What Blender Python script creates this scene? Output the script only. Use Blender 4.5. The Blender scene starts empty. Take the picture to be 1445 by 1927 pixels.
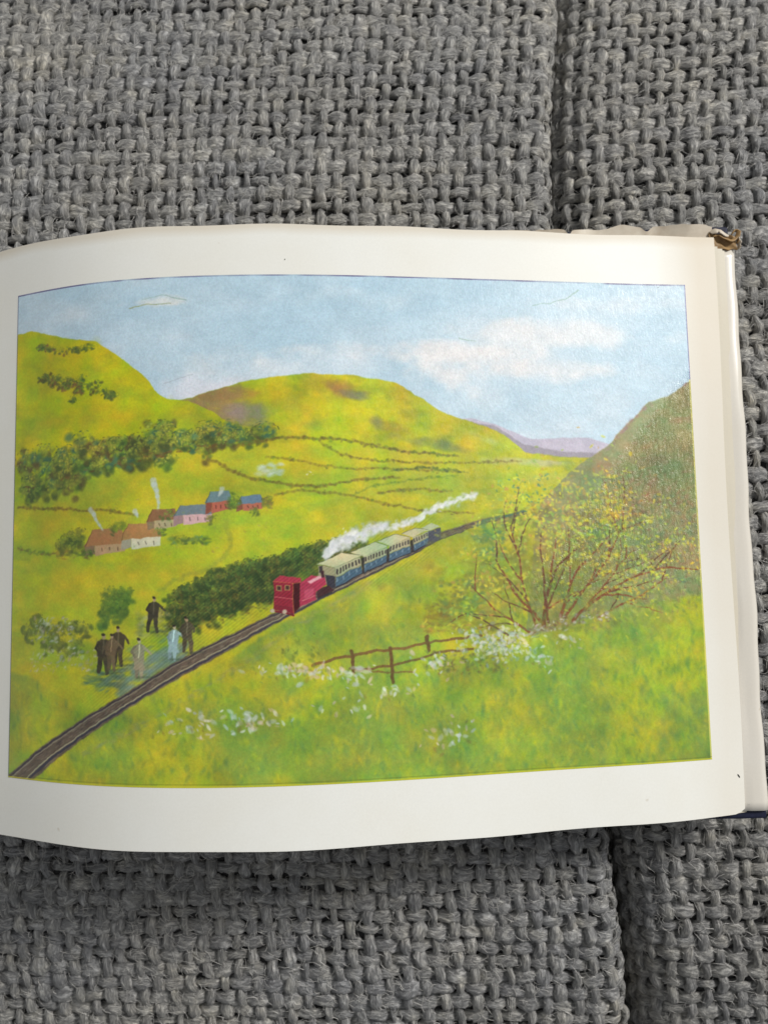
import bpy, math, random
import numpy as np
from mathutils import Matrix, Vector

SC = bpy.context.scene
COL = SC.collection
random.seed(7)
RNG = np.random.default_rng(11)

# ------------------------------------------------------------------ camera
# metres; the table frame has z = 0 at the highest point of the arched page
FPX, PW, PH = 1500.0, 1445.0, 1927.0
CAM_D = 0.14075
TH, PSI, PHI = 0.09858918, 0.00872679, 0.02184107   # pitch, small side tilt, turn of the book
cam_data = bpy.data.cameras.new('camera')
cam = bpy.data.objects.new('camera', cam_data)
COL.objects.link(cam)
Ry = np.array([[math.cos(PSI), 0, math.sin(PSI)], [0, 1, 0], [-math.sin(PSI), 0, math.cos(PSI)]])
Rx = np.array([[1, 0, 0], [0, math.cos(TH), math.sin(TH)], [0, -math.sin(TH), math.cos(TH)]])
R = (Rx @ Ry).T
M = Matrix(R.tolist()).to_4x4()
M.translation = Vector((0, 0, CAM_D))
cam.matrix_world = M
cam_data.sensor_fit = 'VERTICAL'
cam_data.sensor_height = 9.8
cam_data.sensor_width = 7.35
cam_data.lens = 9.8 * FPX / PH
cam_data.clip_start = 0.005
cam_data.clip_end = 20
cam_data.dof.use_dof = True
cam_data.dof.focus_distance = CAM_D - 0.001
cam_data.dof.aperture_fstop = 9.0
SC.camera = cam

# ------------------------------------------------------------------ light
world = bpy.data.worlds.new('World')
SC.world = world
world.use_nodes = True
bg = world.node_tree.nodes['Background']
bg.inputs[0].default_value = (0.97, 0.99, 1.0, 1)
bg.inputs[1].default_value = 0.32

def window_light(name, direction, dist, sx, sy, energy, colour):
    d = Vector(direction).normalized()
    ld = bpy.data.lights.new(name, 'AREA')
    ld.shape = 'RECTANGLE'; ld.size = sx; ld.size_y = sy
    ld.energy = energy; ld.color = colour
    o = bpy.data.objects.new(name, ld)
    COL.objects.link(o)
    o.location = d * dist
    o.rotation_euler = d.to_track_quat('Z', 'Y').to_euler()
    return o
window_light('window_light', (0.63, 0.49, 0.58), 1.3, 0.26, 0.34, 18.0, (1.0, 0.98, 0.945))

SC.view_settings.view_transform = 'Standard'
SC.view_settings.look = 'None'
SC.view_settings.exposure = 0.0
SC.view_settings.gamma = 1.0

# ------------------------------------------------------------------ helpers
def link_mesh(name, co, faces=None, quads=None, mat=None, parent=None, uv=None, smooth=True):
    me = bpy.data.meshes.new(name)
    co = np.asarray(co, dtype=np.float32).reshape(-1, 3)
    if quads is not None:
        quads = np.asarray(quads, dtype=np.int32).reshape(-1, 4)
        me.vertices.add(len(co)); me.vertices.foreach_set('co', co.ravel())
        n = len(quads)
        me.loops.add(n * 4); me.loops.foreach_set('vertex_index', quads.ravel())
        me.polygons.add(n)
        me.polygons.foreach_set('loop_start', np.arange(0, n * 4, 4, dtype=np.int32))
        me.polygons.foreach_set('loop_total', np.full(n, 4, dtype=np.int32))
        idx = quads.ravel()
        me.update(calc_edges=True)
    else:
        me.from_pydata([tuple(c) for c in co.tolist()], [], faces)
        idx = np.array([v for f in faces for v in f])
    if uv is not None:
        layer = me.uv_layers.new(name='UVMap')
        layer.data.foreach_set('uv', np.asarray(uv, dtype=np.float32)[idx].ravel())
    if smooth:
        me.polygons.foreach_set('use_smooth', np.ones(len(me.polygons), dtype=bool))
    me.validate()
    me.update()
    if mat: me.materials.append(mat)
    o = bpy.data.objects.new(name, me)
    COL.objects.link(o)
    if parent: o.parent = parent
    return o

def grid_quads(nu, nv, flip=False):
    i = np.arange(nu - 1)[:, None]; j = np.arange(nv - 1)[None, :]
    a = i * nv + j
    q = np.stack([a, a + nv, a + nv + 1, a + 1], -1).reshape(-1, 4)
    return q[:, ::-1] if flip else q

def empty(name, loc, label, cat, rz=0.0):
    o = bpy.data.objects.new(name, None)
    o.empty_display_size = 0.01
    o.location = loc; o.rotation_euler = (0, 0, rz)
    COL.objects.link(o)
    o['label'] = label; o['category'] = cat
    return o

class Mat:
    def __init__(self, name, rough=0.6, spec=0.4):
        self.m = bpy.data.materials.new(name); self.m.use_nodes = True
        self.t = self.m.node_tree; self.n = self.t.nodes; self.l = self.t.links
        self.b = self.n['Principled BSDF']
        self.b.inputs['Roughness'].default_value = rough
        self.b.inputs['Specular IOR Level'].default_value = spec
    def node(self, kind, **kw):
        x = self.n.new(kind)
        for k, v in kw.items():
            if k in x.inputs: x.inputs[k].default_value = v
            else: setattr(x, k, v)
        return x
    def noise(self, vec, scale, detail=3, rough=0.55, dist=0.0):
        x = self.node('ShaderNodeTexNoise', Scale=scale, Detail=detail, Roughness=rough, Distortion=dist)
        if vec is not None: self.l.new(vec, x.inputs['Vector'])
        return x.outputs['Fac']
    def mapping(self, vec, scale=(1, 1, 1), rot=(0, 0, 0)):
        x = self.n.new('ShaderNodeMapping')
        x.inputs['Scale'].default_value = scale; x.inputs['Rotation'].default_value = rot
        self.l.new(vec, x.inputs['Vector']); return x.outputs[0]
    def ramp(self, fac, stops):
        x = self.n.new('ShaderNodeValToRGB')
        while len(x.color_ramp.elements) < len(stops): x.color_ramp.elements.new(0.5)
        for e, (p, c) in zip(x.color_ramp.elements, stops):
            e.position = p; e.color = (*c, 1) if len(c) == 3 else c
        self.l.new(fac, x.inputs[0]); return x.outputs[0]
    def mix(self, fac, a, b, mode='MIX'):
        x = self.n.new('ShaderNodeMix'); x.data_type = 'RGBA'; x.blend_type = mode
        for s, v in ((0, fac), (6, a), (7, b)):
            if isinstance(v, (int, float)): x.inputs[s].default_value = v
            elif isinstance(v, tuple): x.inputs[s].default_value = (*v, 1)
            else: self.l.new(v, x.inputs[s])
        return x.outputs[2]
    def math(self, op, a, b=0.0, clamp=False):
        x = self.n.new('ShaderNodeMath'); x.operation = op; x.use_clamp = clamp
        for s, v in ((0, a), (1, b)):
            if isinstance(v, (int, float)): x.inputs[s].default_value = v
            else: self.l.new(v, x.inputs[s])
        return x.outputs[0]
    def bump(self, h, strength, dist, prev=None):
        x = self.n.new('ShaderNodeBump')
        x.inputs['Strength'].default_value = strength; x.inputs['Distance'].default_value = dist
        self.l.new(h, x.inputs['Height'])
        if prev is not None: self.l.new(prev, x.inputs['Normal'])
        self.l.new(x.outputs[0], self.b.inputs['Normal']); return x.outputs[0]
    def colour(self, c):
        if isinstance(c, tuple): self.b.inputs['Base Color'].default_value = (*c, 1)
        else: self.l.new(c, self.b.inputs['Base Color'])
    def coord(self, which='Object'):
        return self.node('ShaderNodeTexCoord').outputs[which]

# ------------------------------------------------------------------ materials
def yarn_material():
    m = Mat('tweed_yarn', rough=0.42, spec=0.65)
    uv = m.coord('UV'); ob = m.coord('Object')
    oi = m.node('ShaderNodeObjectInfo').outputs['Random']
    # helical fibres: around the yarn (u) sheared along its length (v, in mm)
    fib = m.noise(m.mapping(uv, (13, 0.55, 1), (0, 0, 0.32)), 1.0, 5, 0.65, 0.9)
    fine = m.noise(m.mapping(uv, (34, 1.6, 1), (0, 0, 0.22)), 1.0, 3, 0.7, 0.6)
    slub = m.noise(ob, 230, 3, 0.6)
    patch = m.noise(ob, 24, 2, 0.5)
    base = m.ramp(fib, [(0.30, (0.085, 0.084, 0.085)), (0.50, (0.262, 0.257, 0.243)), (0.68, (0.64, 0.625, 0.585))])
    tint = m.ramp(slub, [(0.30, (0.66, 0.67, 0.70)), (0.52, (1.0, 1.0, 1.0)), (0.74, (1.26, 1.22, 1.12))])
    c = m.mix(1.0, base, tint, 'MULTIPLY')
    tint2 = m.ramp(patch, [(0.35, (0.88, 0.90, 0.95)), (0.65, (1.08, 1.06, 1.02))])
    c = m.mix(1.0, c, tint2, 'MULTIPLY')
    t3 = m.ramp(oi, [(0.0, (0.90, 0.90, 0.92)), (1.0, (1.10, 1.09, 1.06))])
    c = m.mix(1.0, c, t3, 'MULTIPLY')
    m.colour(c)
    b = m.bump(fib, 0.95, 0.0008)
    b = m.bump(fine, 0.8, 0.00030, b)
    m.bump(slub, 0.35, 0.0003, b)
    m.b.inputs['Sheen Weight'].default_value = 0.2
    m.b.inputs['Sheen Roughness'].default_value = 0.4
    return m.m

def paper_material(name, base, foxing=0.0, rough=0.5, spec=0.35):
    m = Mat(name, rough=rough, spec=spec)
    ob = m.coord('Object'); uv = m.coord('UV')
    grain = m.noise(ob, 2600, 2, 0.6)
    cloud = m.noise(ob, 45, 4, 0.6)
    c = m.mix(m.ramp(cloud, [(0.35, (0, 0, 0)), (0.7, (1, 1, 1))]), base, tuple(x * y for x, y in zip(base, (0.975, 0.96, 0.93))))
    g = m.ramp(grain, [(0.3, (0.965, 0.965, 0.965)), (0.7, (1, 1, 1))])
    c = m.mix(1.0, c, g, 'MULTIPLY')
    sp = m.noise(ob, 430, 1, 0.4)
    c = m.mix(m.ramp(sp, [(0.80, (0, 0, 0)), (0.84, (0.35, 0.35, 0.35))]), c, (0.42, 0.33, 0.2))
    if foxing:
        # toned band that has crept in from the fore-edge and top edge
        sep = m.node('ShaderNodeSeparateXYZ'); m.l.new(uv, sep.inputs[0])
        wob = m.math('MULTIPLY', m.noise(m.mapping(ob, (1, 0.35, 1)), 60, 3), 0.045)
        e = m.math('ADD', sep.outputs[0], wob)
        band = m.ramp(e, [(0.940, (0, 0, 0)), (1.0, (1, 1, 1))])
        top = m.ramp(m.math('MULTIPLY', sep.outputs[1], 1.0), [(0.05, (0.35, 0.35, 0.35)), (0.95, (1, 1, 1))])
        f = m.mix(1.0, band, top, 'MULTIPLY')
        f = m.mix(1.0, f, (foxing,) * 3, 'MULTIPLY')
        c = m.mix(f, c, (0.60, 0.50, 0.36))
        # brown edge line round the sheet
        left = m.ramp(m.math('ADD', sep.outputs[1], m.math('MULTIPLY', wob, 0.25)), [(0.985, (0, 0, 0)), (1.01, (0.5, 0.5, 0.5))])
        c = m.mix(left, c, (0.58, 0.48, 0.34))
    m.colour(c)
    b = m.bump(grain, 0.12, 0.00003)
    m.bump(m.noise(ob, 35, 2), 0.25, 0.0006, b)
    return m.m

def plain_material(name, c1, c2, scale, rough=0.5, spec=0.4, bump=0.2, dist=0.0002):
    m = Mat(name, rough=rough, spec=spec)
    ob = m.coord('Object')
    n = m.noise(ob, scale, 5, 0.6)
    m.colour(m.ramp(n, [(0.3, c1), (0.7, c2)]))
    m.bump(n, bump, dist)
    return m.m

def edge_material():
    m = Mat('page_edges', rough=0.7, spec=0.2)
    ob = m.coord('Object')
    n = m.noise(m.mapping(ob, (20, 20, 5200)), 1.0, 3, 0.6)
    m.colour(m.ramp(n, [(0.3, (0.30, 0.25, 0.17)), (0.7, (0.70, 0.64, 0.50))]))
    m.bump(n, 0.5, 0.0001)
    return m.m

YARN = yarn_material()
PAD = plain_material('cushion_lining', (0.025, 0.025, 0.027), (0.07, 0.068, 0.066), 900, 0.9, 0.1)
FIBRE = plain_material('loose_fibre', (0.42, 0.41, 0.39), (0.72, 0.70, 0.66), 500, 0.3, 0.6, 0.0)
PAGE = paper_material('page_paper', (0.82, 0.82, 0.775), foxing=0.62, rough=0.42, spec=0.4)
UNDER = paper_material('toned_page_paper', (0.60, 0.555, 0.455), foxing=0.0, rough=0.5, spec=0.35)
JACKET = paper_material('glossy_jacket_paper', (0.70, 0.66, 0.59), foxing=0.0, rough=0.24, spec=0.9)
JACKET_OUT = plain_material('worn_jacket_paper', (0.42, 0.34, 0.25), (0.68, 0.62, 0.52), 160, 0.45, 0.4)
TORN = plain_material('torn_brown_paper', (0.17, 0.095, 0.035), (0.42, 0.27, 0.12), 420, 0.55, 0.35, 0.5, 0.0003)
NAVY = plain_material('navy_cover_cloth', (0.004, 0.006, 0.022), (0.010, 0.013, 0.040), 1500, 0.6, 0.3, 0.3, 0.0001)
INK = plain_material('black_ink', (0.015, 0.016, 0.012), (0.03, 0.03, 0.022), 900, 0.5, 0.4)
EDGE = edge_material()

# ------------------------------------------------------------------ seat cushions: woven from separate yarns
PC, PR = 0.00327, 0.00312       # distance between lengthwise and between crosswise yarns
AMP = 0.00070
def zbase(x, y):
    x = np.asarray(x, float); y = np.asarray(y, float)
    z = -0.0170 + 0.038 * (np.clip(x, -0.10, 0.07) - 0.07)
    return z - 0.95 * (y - 0.030) ** 2 + 0.0004 - 0.9 * np.clip(-0.035 - y, 0, 1) ** 2 * 1.0 - 0.35 * np.clip(x - 0.06, 0, 1) ** 2  # extra droop at low y shapes the cloth to turn darker there

EY = np.array([-0.145, -0.080, -0.0434, 0.0, 0.040, 0.0735, 0.098, 0.110, 0.123, 0.19])
EX = np.array([0.0590, 0.0502, 0.0446, 0.0398, 0.0370, 0.0359, 0.0366, 0.0370, 0.0398, 0.0430])
def smooth_interp(x, xp, fp):
    # catmull-rom style: average of shifted linear lookups
    return sum(np.interp(x + d, xp, fp) for d in np.linspace(-0.012, 0.012, 7)) / 7
def x_edge(y): return smooth_interp(np.asarray(y, float), EY, EX)
def x_left(y): return -0.0788 + (0.1227 - np.asarray(y, float)) * 0.0475
X_MEAN = 0.1135

WALL = 0.007
def cushion_point(side, a, v):
    """side -1: left cushion, +1: right cushion; a: arc length in from the hidden foot of its edge, v: along the seam.
    returns position, outward normal, crosswise direction (towards +a)"""
    a = np.asarray(a, float); v = np.asarray(v, float)
    a, v = np.broadcast_arrays(a, v)
    Rr = 0.0036 if side < 0 else 0.0090
    arc = Rr * math.pi / 2
    ph = np.clip((a - WALL) / Rr, 0, math.pi / 2)
    dx = Rr * (1 - np.cos(ph)) + np.clip(a - WALL - arc, 0, None)
    dz = -Rr + Rr * np.sin(ph) - np.clip(WALL - a, 0, None)
    nx = np.cos(ph); nz = np.sin(ph)
    if side < 0:
        sc = (x_edge(v) - x_left(v)) / X_MEAN
        x = x_edge(v) - dx * (1 + (sc - 1) * np.clip(dx / 0.04, 0, 1))
        y = v + 0.10 * np.clip(-v - 0.03, 0, 1) * np.clip(-(x + 0.0), -0.1, 0.2) * 6 * 0.35
        N = np.stack([nx, np.zeros_like(nx), nz], -1)
        T = np.stack([-nz, np.zeros_like(nx), nx], -1)
    else:
        x = x_edge(v) + 0.0022 + 0.0034 * np.clip((0.02 - v) / 0.06, 0, 1) + dx
        y = v + 0.03 * dx
        N = np.stack([-nx, np.zeros_like(nx), nz], -1)
        T = np.stack([nz, np.zeros_like(nx), nx], -1)
        dz = dz - (0.0020 + 0.0016 * np.clip((0.02 - v) / 0.06, 0, 1)) * np.exp(-(dx / 0.02) ** 2)
    z = zbase(x, y) + dz
    # soft uneven stuffing
    z = z + 0.0006 * np.sin(x * 95 + y * 40) * np.cos(y * 70 - x * 30)
    return np.stack([x, y, z], -1), N, T

def norm(v): return v / np.maximum(np.linalg.norm(v, axis=-1, keepdims=True), 1e-12)

def wobble(s, period, rng, amp=1.0):
    """smooth random function of s"""
    n = int((s.max() - s.min()) / period) + 6
    val = rng.normal(0, 1, n + 4)
    t = (s - s.min()) / period + rng.random()
    i = t.astype(int); f = t - i; f = f * f * (3 - 2 * f)
    return amp * (val[i] * (1 - f) + val[i + 1] * f)

def yarn(side, parent, lengthwise, k, rng, lo, hi, thick=1.0):
    SEG, NS = 6, 10
    pitch = PR if lengthwise else PC
    n = int((hi - lo) / pitch * SEG) + 1
    s = np.linspace(lo, hi, n)
    lat = wobble(s, 0.0075, rng, 0.00024) + wobble(s, 0.0024, rng, 0.00013)
    if lengthwise:
        a = (k + 0.5) * PC + lat; v = s
        hgt = np.cos(math.pi * (s / PR + k))
        aa, vv = a, v
    else:
        a = s; v = k * PR + lat
        hgt = -np.cos(math.pi * (s / PC - 0.5 + k))
        aa, vv = a, v
    # flatten the tops a little, and let each crossing sit at its own height
    hgt = np.sign(hgt) * np.abs(hgt) ** 0.8
    hh = AMP * hgt * ((1.12 if lengthwise else 0.66) + wobble(s, 0.006, rng, 0.16)) + wobble(s, 0.009, rng, 0.00013) + (0.00004 if lengthwise else -0.00006)
    P, N, T = cushion_point(side, aa, vv)
    C = P + N * hh[:, None]
    tan = norm(np.gradient(C, axis=0))
    nn = norm(N - tan * np.sum(N * tan, -1, keepdims=True))
    sd = norm(np.cross(tan, nn))
    wid = (0.00097 if lengthwise else 0.00142) * thick * (1 + np.clip(wobble(s, 0.007, rng, 0.20), -0.36, 0.46) + wobble(s, 0.0022, rng, 0.10))
    # squeezed where it dives under its neighbour, swelling on top
    wid = wid * (1 + 0.10 * hgt)
    tk = (0.00082 if lengthwise else 0.00060) * thick * (1 + np.clip(wobble(s, 0.006, rng, 0.10), -0.2, 0.25))
    th = np.linspace(-math.pi / 2, 1.5 * math.pi, NS + 1)      # seam of the uv at the underside
    lump = rng.normal(0, 0.10, (n, NS + 1)); lump[:, -1] = lump[:, 0]
    # two-ply twist: shallow groove that winds round the yarn
    tw = 0.055 * np.cos(2 * th[None, :] - s[:, None] * 2 * math.pi / 0.0046 + rng.random() * 6)
    r = 1 + lump + tw
    co = C[:, None, :] + sd[:, None, :] * (wid[:, None] * np.cos(th)[None, :] * r)[..., None] \
        + nn[:, None, :] * (tk[:, None] * np.sin(th)[None, :] * r)[..., None]
    u = np.broadcast_to((np.linspace(0, 1, NS + 1) + rng.random() * 0)[None, :], (n, NS + 1))
    vv = np.broadcast_to((s * 1000 + rng.random() * 500)[:, None], (n, NS + 1))
    return link_mesh('yarn', co, quads=grid_quads(n, NS + 1, flip=False), mat=YARN, parent=parent,
                     uv=np.stack([u, vv], -1).reshape(-1, 2))

VLO, VHI = -0.115, 0.152
def cushion(side, name_label, span):
    root = empty('seat_cushion', (0.0, 0.02, -0.04), name_label, 'cushion')
    root['group'] = 'grey woven seat cushions'
    bpy.context.view_layer.update()
    rng = np.random.default_rng(5 if side < 0 else 9)
    off = np.array([0.0, 0.02, -0.04])
    objs = []
    nwarp = int(span / PC)
    for k in range(0, nwarp):
        objs.append(yarn(side, root, True, k, rng, VLO, VHI, 0.86 + 0.3 * rng.random()))
    for k in range(int(VLO / PR) + 1, int(VHI / PR)):
        objs.append(yarn(side, root, False, k, rng, 0.001, nwarp * PC, 0.84 + 0.34 * rng.random()))
    # padding with real depth under the cloth
    av = np.linspace(0, nwarp * PC, 60); vs = np.linspace(VLO, VHI, 60)
    A, V = np.meshgrid(av, vs, indexing='ij')
    P, N, T = cushion_point(side, A, V)
    top = (P - N * 0.0005)
    nu, nv = A.shape
    co = top.reshape(-1, 3)
    q = grid_quads(nu, nv, flip=(side > 0)).tolist()
    ring = [i * nv for i in range(nu)] + [(nu - 1) * nv + j for j in range(1, nv)] + \
           [i * nv + nv - 1 for i in range(nu - 2, -1, -1)] + [j for j in range(nv - 2, 0, -1)]
    base = len(co)
    low = co[ring].copy(); low[:, 2] = -0.06
    low[:, 0] += -0.002 * 0
    co = np.vstack([co, low])
    n = len(ring)
    faces = q + [[ring[i], ring[(i + 1) % n], base + (i + 1) % n, base + i] for i in range(n)] + [list(range(base, base + n))]
    objs.append(link_mesh('padding', co, faces=faces, mat=PAD, parent=root))
    # loose fibres lying on the cloth
    nf = int(32000 * span / 0.27)
    a0 = rng.uniform(0.004, nwarp * PC - 0.003, nf); v0 = rng.uniform(VLO + .004, VHI - .004, nf)
    ang = rng.uniform(0, 2 * math.pi, nf); L = rng.uniform(0.0008, 0.0034, nf); bend = rng.normal(0, 0.9, nf)
    lift = rng.uniform(-0.0001, 0.0006, nf)
    K = 4
    t = np.linspace(0, 1, K)[None, :]
    da = np.cos(ang[:, None] + bend[:, None] * t) * L[:, None] * t
    dv = np.sin(ang[:, None] + bend[:, None] * t) * L[:, None] * t
    P, N, T = cushion_point(side, a0[:, None] + da, v0[:, None] + dv)
    C = P + N * (0.00098 + lift[:, None] * np.sin(math.pi * t))[..., None]
    tan = norm(np.gradient(C, axis=1)); sd = norm(np.cross(tan, N))
    rad = (rng.uniform(0.000022, 0.000060, nf)[:, None] * (1 - 0.75 * np.abs(2 * t - 1) ** 3))[..., None]
    co = np.stack([C + sd * rad, C + N * rad * 1.2, C - sd * rad], 2)      # nf,K,3,3
    b = (np.arange(nf)[:, None, None] * K + np.arange(K - 1)[None, :, None]) * 3
    e = np.array([[0, 1], [1, 2], [2, 0]])
    q = np.stack([b + e[None, None, :, 0], b + 3 + e[None, None, :, 0], b + 3 + e[None, None, :, 1], b + e[None, None, :, 1]], -1)
    f = link_mesh('loose_fibres', co, quads=q.reshape(-1, 4), mat=FIBRE, parent=root)
    f['kind'] = 'stuff'
    objs.append(f)
    for o in objs:
        o.matrix_parent_inverse = Matrix.Translation(-Vector(off))
    return root

cushion(-1, 'grey tweed seat cushion under most of the open book, left of the dark gap', 0.278)
cushion(1, 'grey tweed seat cushion right of the dark gap, under the torn corner of the book', 0.095)

# deck slab under the cushions, added to stop light leaking up the gap
import bmesh
bm = bmesh.new()
bmesh.ops.create_cube(bm, size=1.0)
for v in bm.verts: v.co = Vector((v.co.x * 0.50 - 0.06, v.co.y * 0.34 + 0.018, v.co.z * 0.05 - 0.0855))
bmesh.ops.bevel(bm, geom=bm.edges[:], offset=0.006, segments=3, affect='EDGES')
me = bpy.data.meshes.new('added_sofa_deck'); bm.to_mesh(me); bm.free(); me.materials.append(PAD)
deck = bpy.data.objects.new('added_sofa_deck', me); COL.objects.link(deck); deck['kind'] = 'structure'

# ------------------------------------------------------------------ the open book
BY0, BH = 0.01260024, 0.111
KN = np.linspace(-0.075, 0.075, 8)
KZ = np.array([-0.01298922, -0.0034968, 0.00042854, 0.00021365, -0.00238992, -0.00567202, -0.00884107, -0.01230401])
KT = np.array([0.00078126, -0.00052779, -0.00169656, -0.00191678, -0.00148257, -0.00077551, -0.00013966, 0.00194256])
GUT = -0.0835                                   # the gutter, just left of the picture's edge
def nat_spline(x, z):
    n = len(KN); h = KN[1] - KN[0]
    A = np.eye(n); b = np.zeros(n)
    for i in range(1, n - 1):
        A[i, i - 1] = 1; A[i, i] = 4; A[i, i + 1] = 1; b[i] = 6 * (z[i + 1] - 2 * z[i] + z[i - 1]) / h ** 2
    m = np.linalg.solve(A, b)
    xc = np.clip(x, KN[0], KN[-1] - 1e-9); i = ((xc - KN[0]) / h).astype(int); t = xc - KN[i]
    val = z[i] + t * ((z[i + 1] - z[i]) / h - h * (2 * m[i] + m[i + 1]) / 6) + m[i] / 2 * t * t + (m[i + 1] - m[i]) / (6 * h) * t ** 3
    s0 = (z[1] - z[0]) / h - h * (m[1]) / 6 - 0
    return val + np.minimum(x - KN[0], 0) * s0 * 0.9
def page_z(X, Y):
    X = np.asarray(X, float); Y = np.asarray(Y, float)
    return nat_spline(X, KZ) + nat_spline(X, KT) * (Y - BY0) / 0.0555

YT, YB, XR = BY0 + BH / 2, BY0 - BH / 2, 0.06778
book = empty('open_book', (0, 0, 0), 'open landscape picture book showing a hand-painted style valley scene, lying on grey tweed', 'book', PHI)

def sheet(name, X, Y, Z, mat, parent, thick, uv=True):
    """a curved sheet with real thickness from grids X, Y, Z (nu, nv)"""
    nu, nv = X.shape
    top = np.stack([X, Y, Z], -1).reshape(-1, 3)
    bot = top.copy(); bot[:, 2] -= thick
    co = np.vstack([top, bot]); n = nu * nv
    q = grid_quads(nu, nv).tolist() + [[a + n, d + n, c + n, b + n] for a, b, c, d in grid_quads(nu, nv).tolist()]
    ring = [i * nv for i in range(nu)] + [(nu - 1) * nv + j for j in range(1, nv)] + \
           [i * nv + nv - 1 for i in range(nu - 2, -1, -1)] + [j for j in range(nv - 2, 0, -1)]
    m = len(ring)
    q += [[ring[i], ring[i] + n, ring[(i + 1) % m] + n, ring[(i + 1) % m]] for i in range(m)]
    UVt = np.stack(np.meshgrid(np.linspace(0, 1, nu), np.linspace(0, 1, nv), indexing='ij'), -1).reshape(-1, 2)
    o = link_mesh(name, co, quads=np.array(q), mat=mat, parent=parent, uv=np.vstack([UVt, UVt]))
    o.data.set_sharp_from_angle(angle=math.radians(40))
    return o

# the page with the picture
nu, nv = 150, 60
U, V = np.meshgrid(np.linspace(0, 1, nu), np.linspace(0, 1, nv), indexing='ij')
Xr = XR + 0.0002 * np.sin(V * 9)
X = GUT + (Xr - GUT) * U
Y = YB + (YT - YB) * V
Y = Y + 0.00012 * np.sin(X * 260) * (V ** 8) + 0.0001 * np.sin(X * 190 + 1) * ((1 - V) ** 8)
# clipped lower corner
Y = Y + 0.0009 * (np.clip((U - 0.985) / 0.015, 0, 1) ** 2) * np.clip(1 - V * 12, 0, 1)
page = sheet('page', X, Y, page_z(X, Y), PAGE, book, 0.00014)
page['label'] = 'cream page with a wide margin, toned brown along its outer edge'

# toned pages that peep out under it
for i, (ex, ty, by, dz) in enumerate(((0.0011, -0.0017, 0.0001, 0.00050), (0.0025, -0.0019, 0.0002, 0.00095), (0.0033, -0.0021, 0.0002, 0.00135))):
    U, V = np.meshgrid(np.linspace(0, 1, 60), np.linspace(0, 1, 24), indexing='ij')
    x1 = XR + ex + (0.0003 - 0.0006 * V) * (i + 1) * 0.5
    X = GUT + (x1 - GUT) * U
    Y = (YB + by) + (YT + ty - YB - by) * V
    Z = page_z(X, Y) - dz - 0.10 * np.clip(X - XR, 0, 1)
    o = sheet('toned_page', X, Y, Z, UNDER, book, 0.00014)

# the block of pages below, filling the arch down to the cover
def board_z(X): return -0.0129 + 0.038 * (np.clip(X, -0.095, 0.07) - 0.07)
def block(name, xa, xb, ztop, mirror=False):
    nu, nv = 60, 20
    U, V = np.meshgrid(np.linspace(0, 1, nu), np.linspace(0, 1, nv), indexing='ij')
    X = xa + (xb - xa) * U; Y = YB + 0.0010 + (BH - 0.0022) * V
    zt = ztop(X, Y); zb = np.minimum(board_z(X) + 0.0001, zt - 0.0002)
    top = np.stack([X, Y, zt], -1).reshape(-1, 3); bot = np.stack([X, Y, zb], -1).reshape(-1, 3)
    n = nu * nv; co = np.vstack([top, bot])
    q = grid_quads(nu, nv).tolist() + [[a + n, d + n, c + n, b + n] for a, b, c, d in grid_quads(nu, nv).tolist()]
    ring = [i * nv for i in range(nu)] + [(nu - 1) * nv + j for j in range(1, nv)] + \
           [i * nv + nv - 1 for i in range(nu - 2, -1, -1)] + [j for j in range(nv - 2, 0, -1)]
    m = len(ring)
    q += [[ring[i], ring[i] + n, ring[(i + 1) % m] + n, ring[(i + 1) % m]] for i in range(m)]
    o = link_mesh(name, co, quads=np.array(q), mat=EDGE, parent=book)
    o.data.set_sharp_from_angle(angle=math.radians(40))
    return o
block('page_block', GUT, XR - 0.001, lambda X, Y: page_z(X, Y) - 0.0017)
def left_z(X, Y): return page_z(2 * GUT - X, Y)
block('page_block', GUT - 0.1480, GUT - 0.0002, lambda X, Y: left_z(X, Y) - 0.0006)
U, V = np.meshgrid(np.linspace(0, 1, 120), np.linspace(0, 1, 24), indexing='ij')
X = GUT - 0.1500 + (0.1498) * U; Y = YB + BH * V
o = sheet('page', X, Y, left_z(X, Y), PAGE, book, 0.00014)
o['label'] = 'blank facing page across the gutter'

# cloth covered boards
def board(x0, x1, zf):
    U, V = np.meshgrid(np.linspace(0, 1, 30), np.linspace(0, 1, 30), indexing='ij')
    X = x0 + (x1 - x0) * U; Y = -0.0441 + (0.0716 + 0.0441) * V
    ux = np.minimum(U, 1 - U) * abs(x1 - x0); vy = np.minimum(V, 1 - V) * 0.1157
    o = sheet('cover_board', X, Y, zf(X), NAVY, book, 0.0024)
    b = o.modifiers.new('bevel', 'BEVEL'); b.width = 0.0005; b.segments = 3; b.angle_limit = math.radians(50)
    return o
board(GUT + 0.002, 0.0722, board_z)
board(GUT - 0.153, GUT - 0.002, lambda X: board_z(X))
# rounded spine between them
U, V = np.meshgrid(np.linspace(0, math.pi, 14), np.linspace(0, 1, 12), indexing='ij')
X = GUT - 0.0030 * np.cos(U); Z = board_z(X) - 0.0024 - 0.0006 * np.sin(U) + 0.0003; Y = -0.0441 + 0.1157 * V
sheet('spine', X, Y, Z, NAVY, book, 0.0006)

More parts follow.
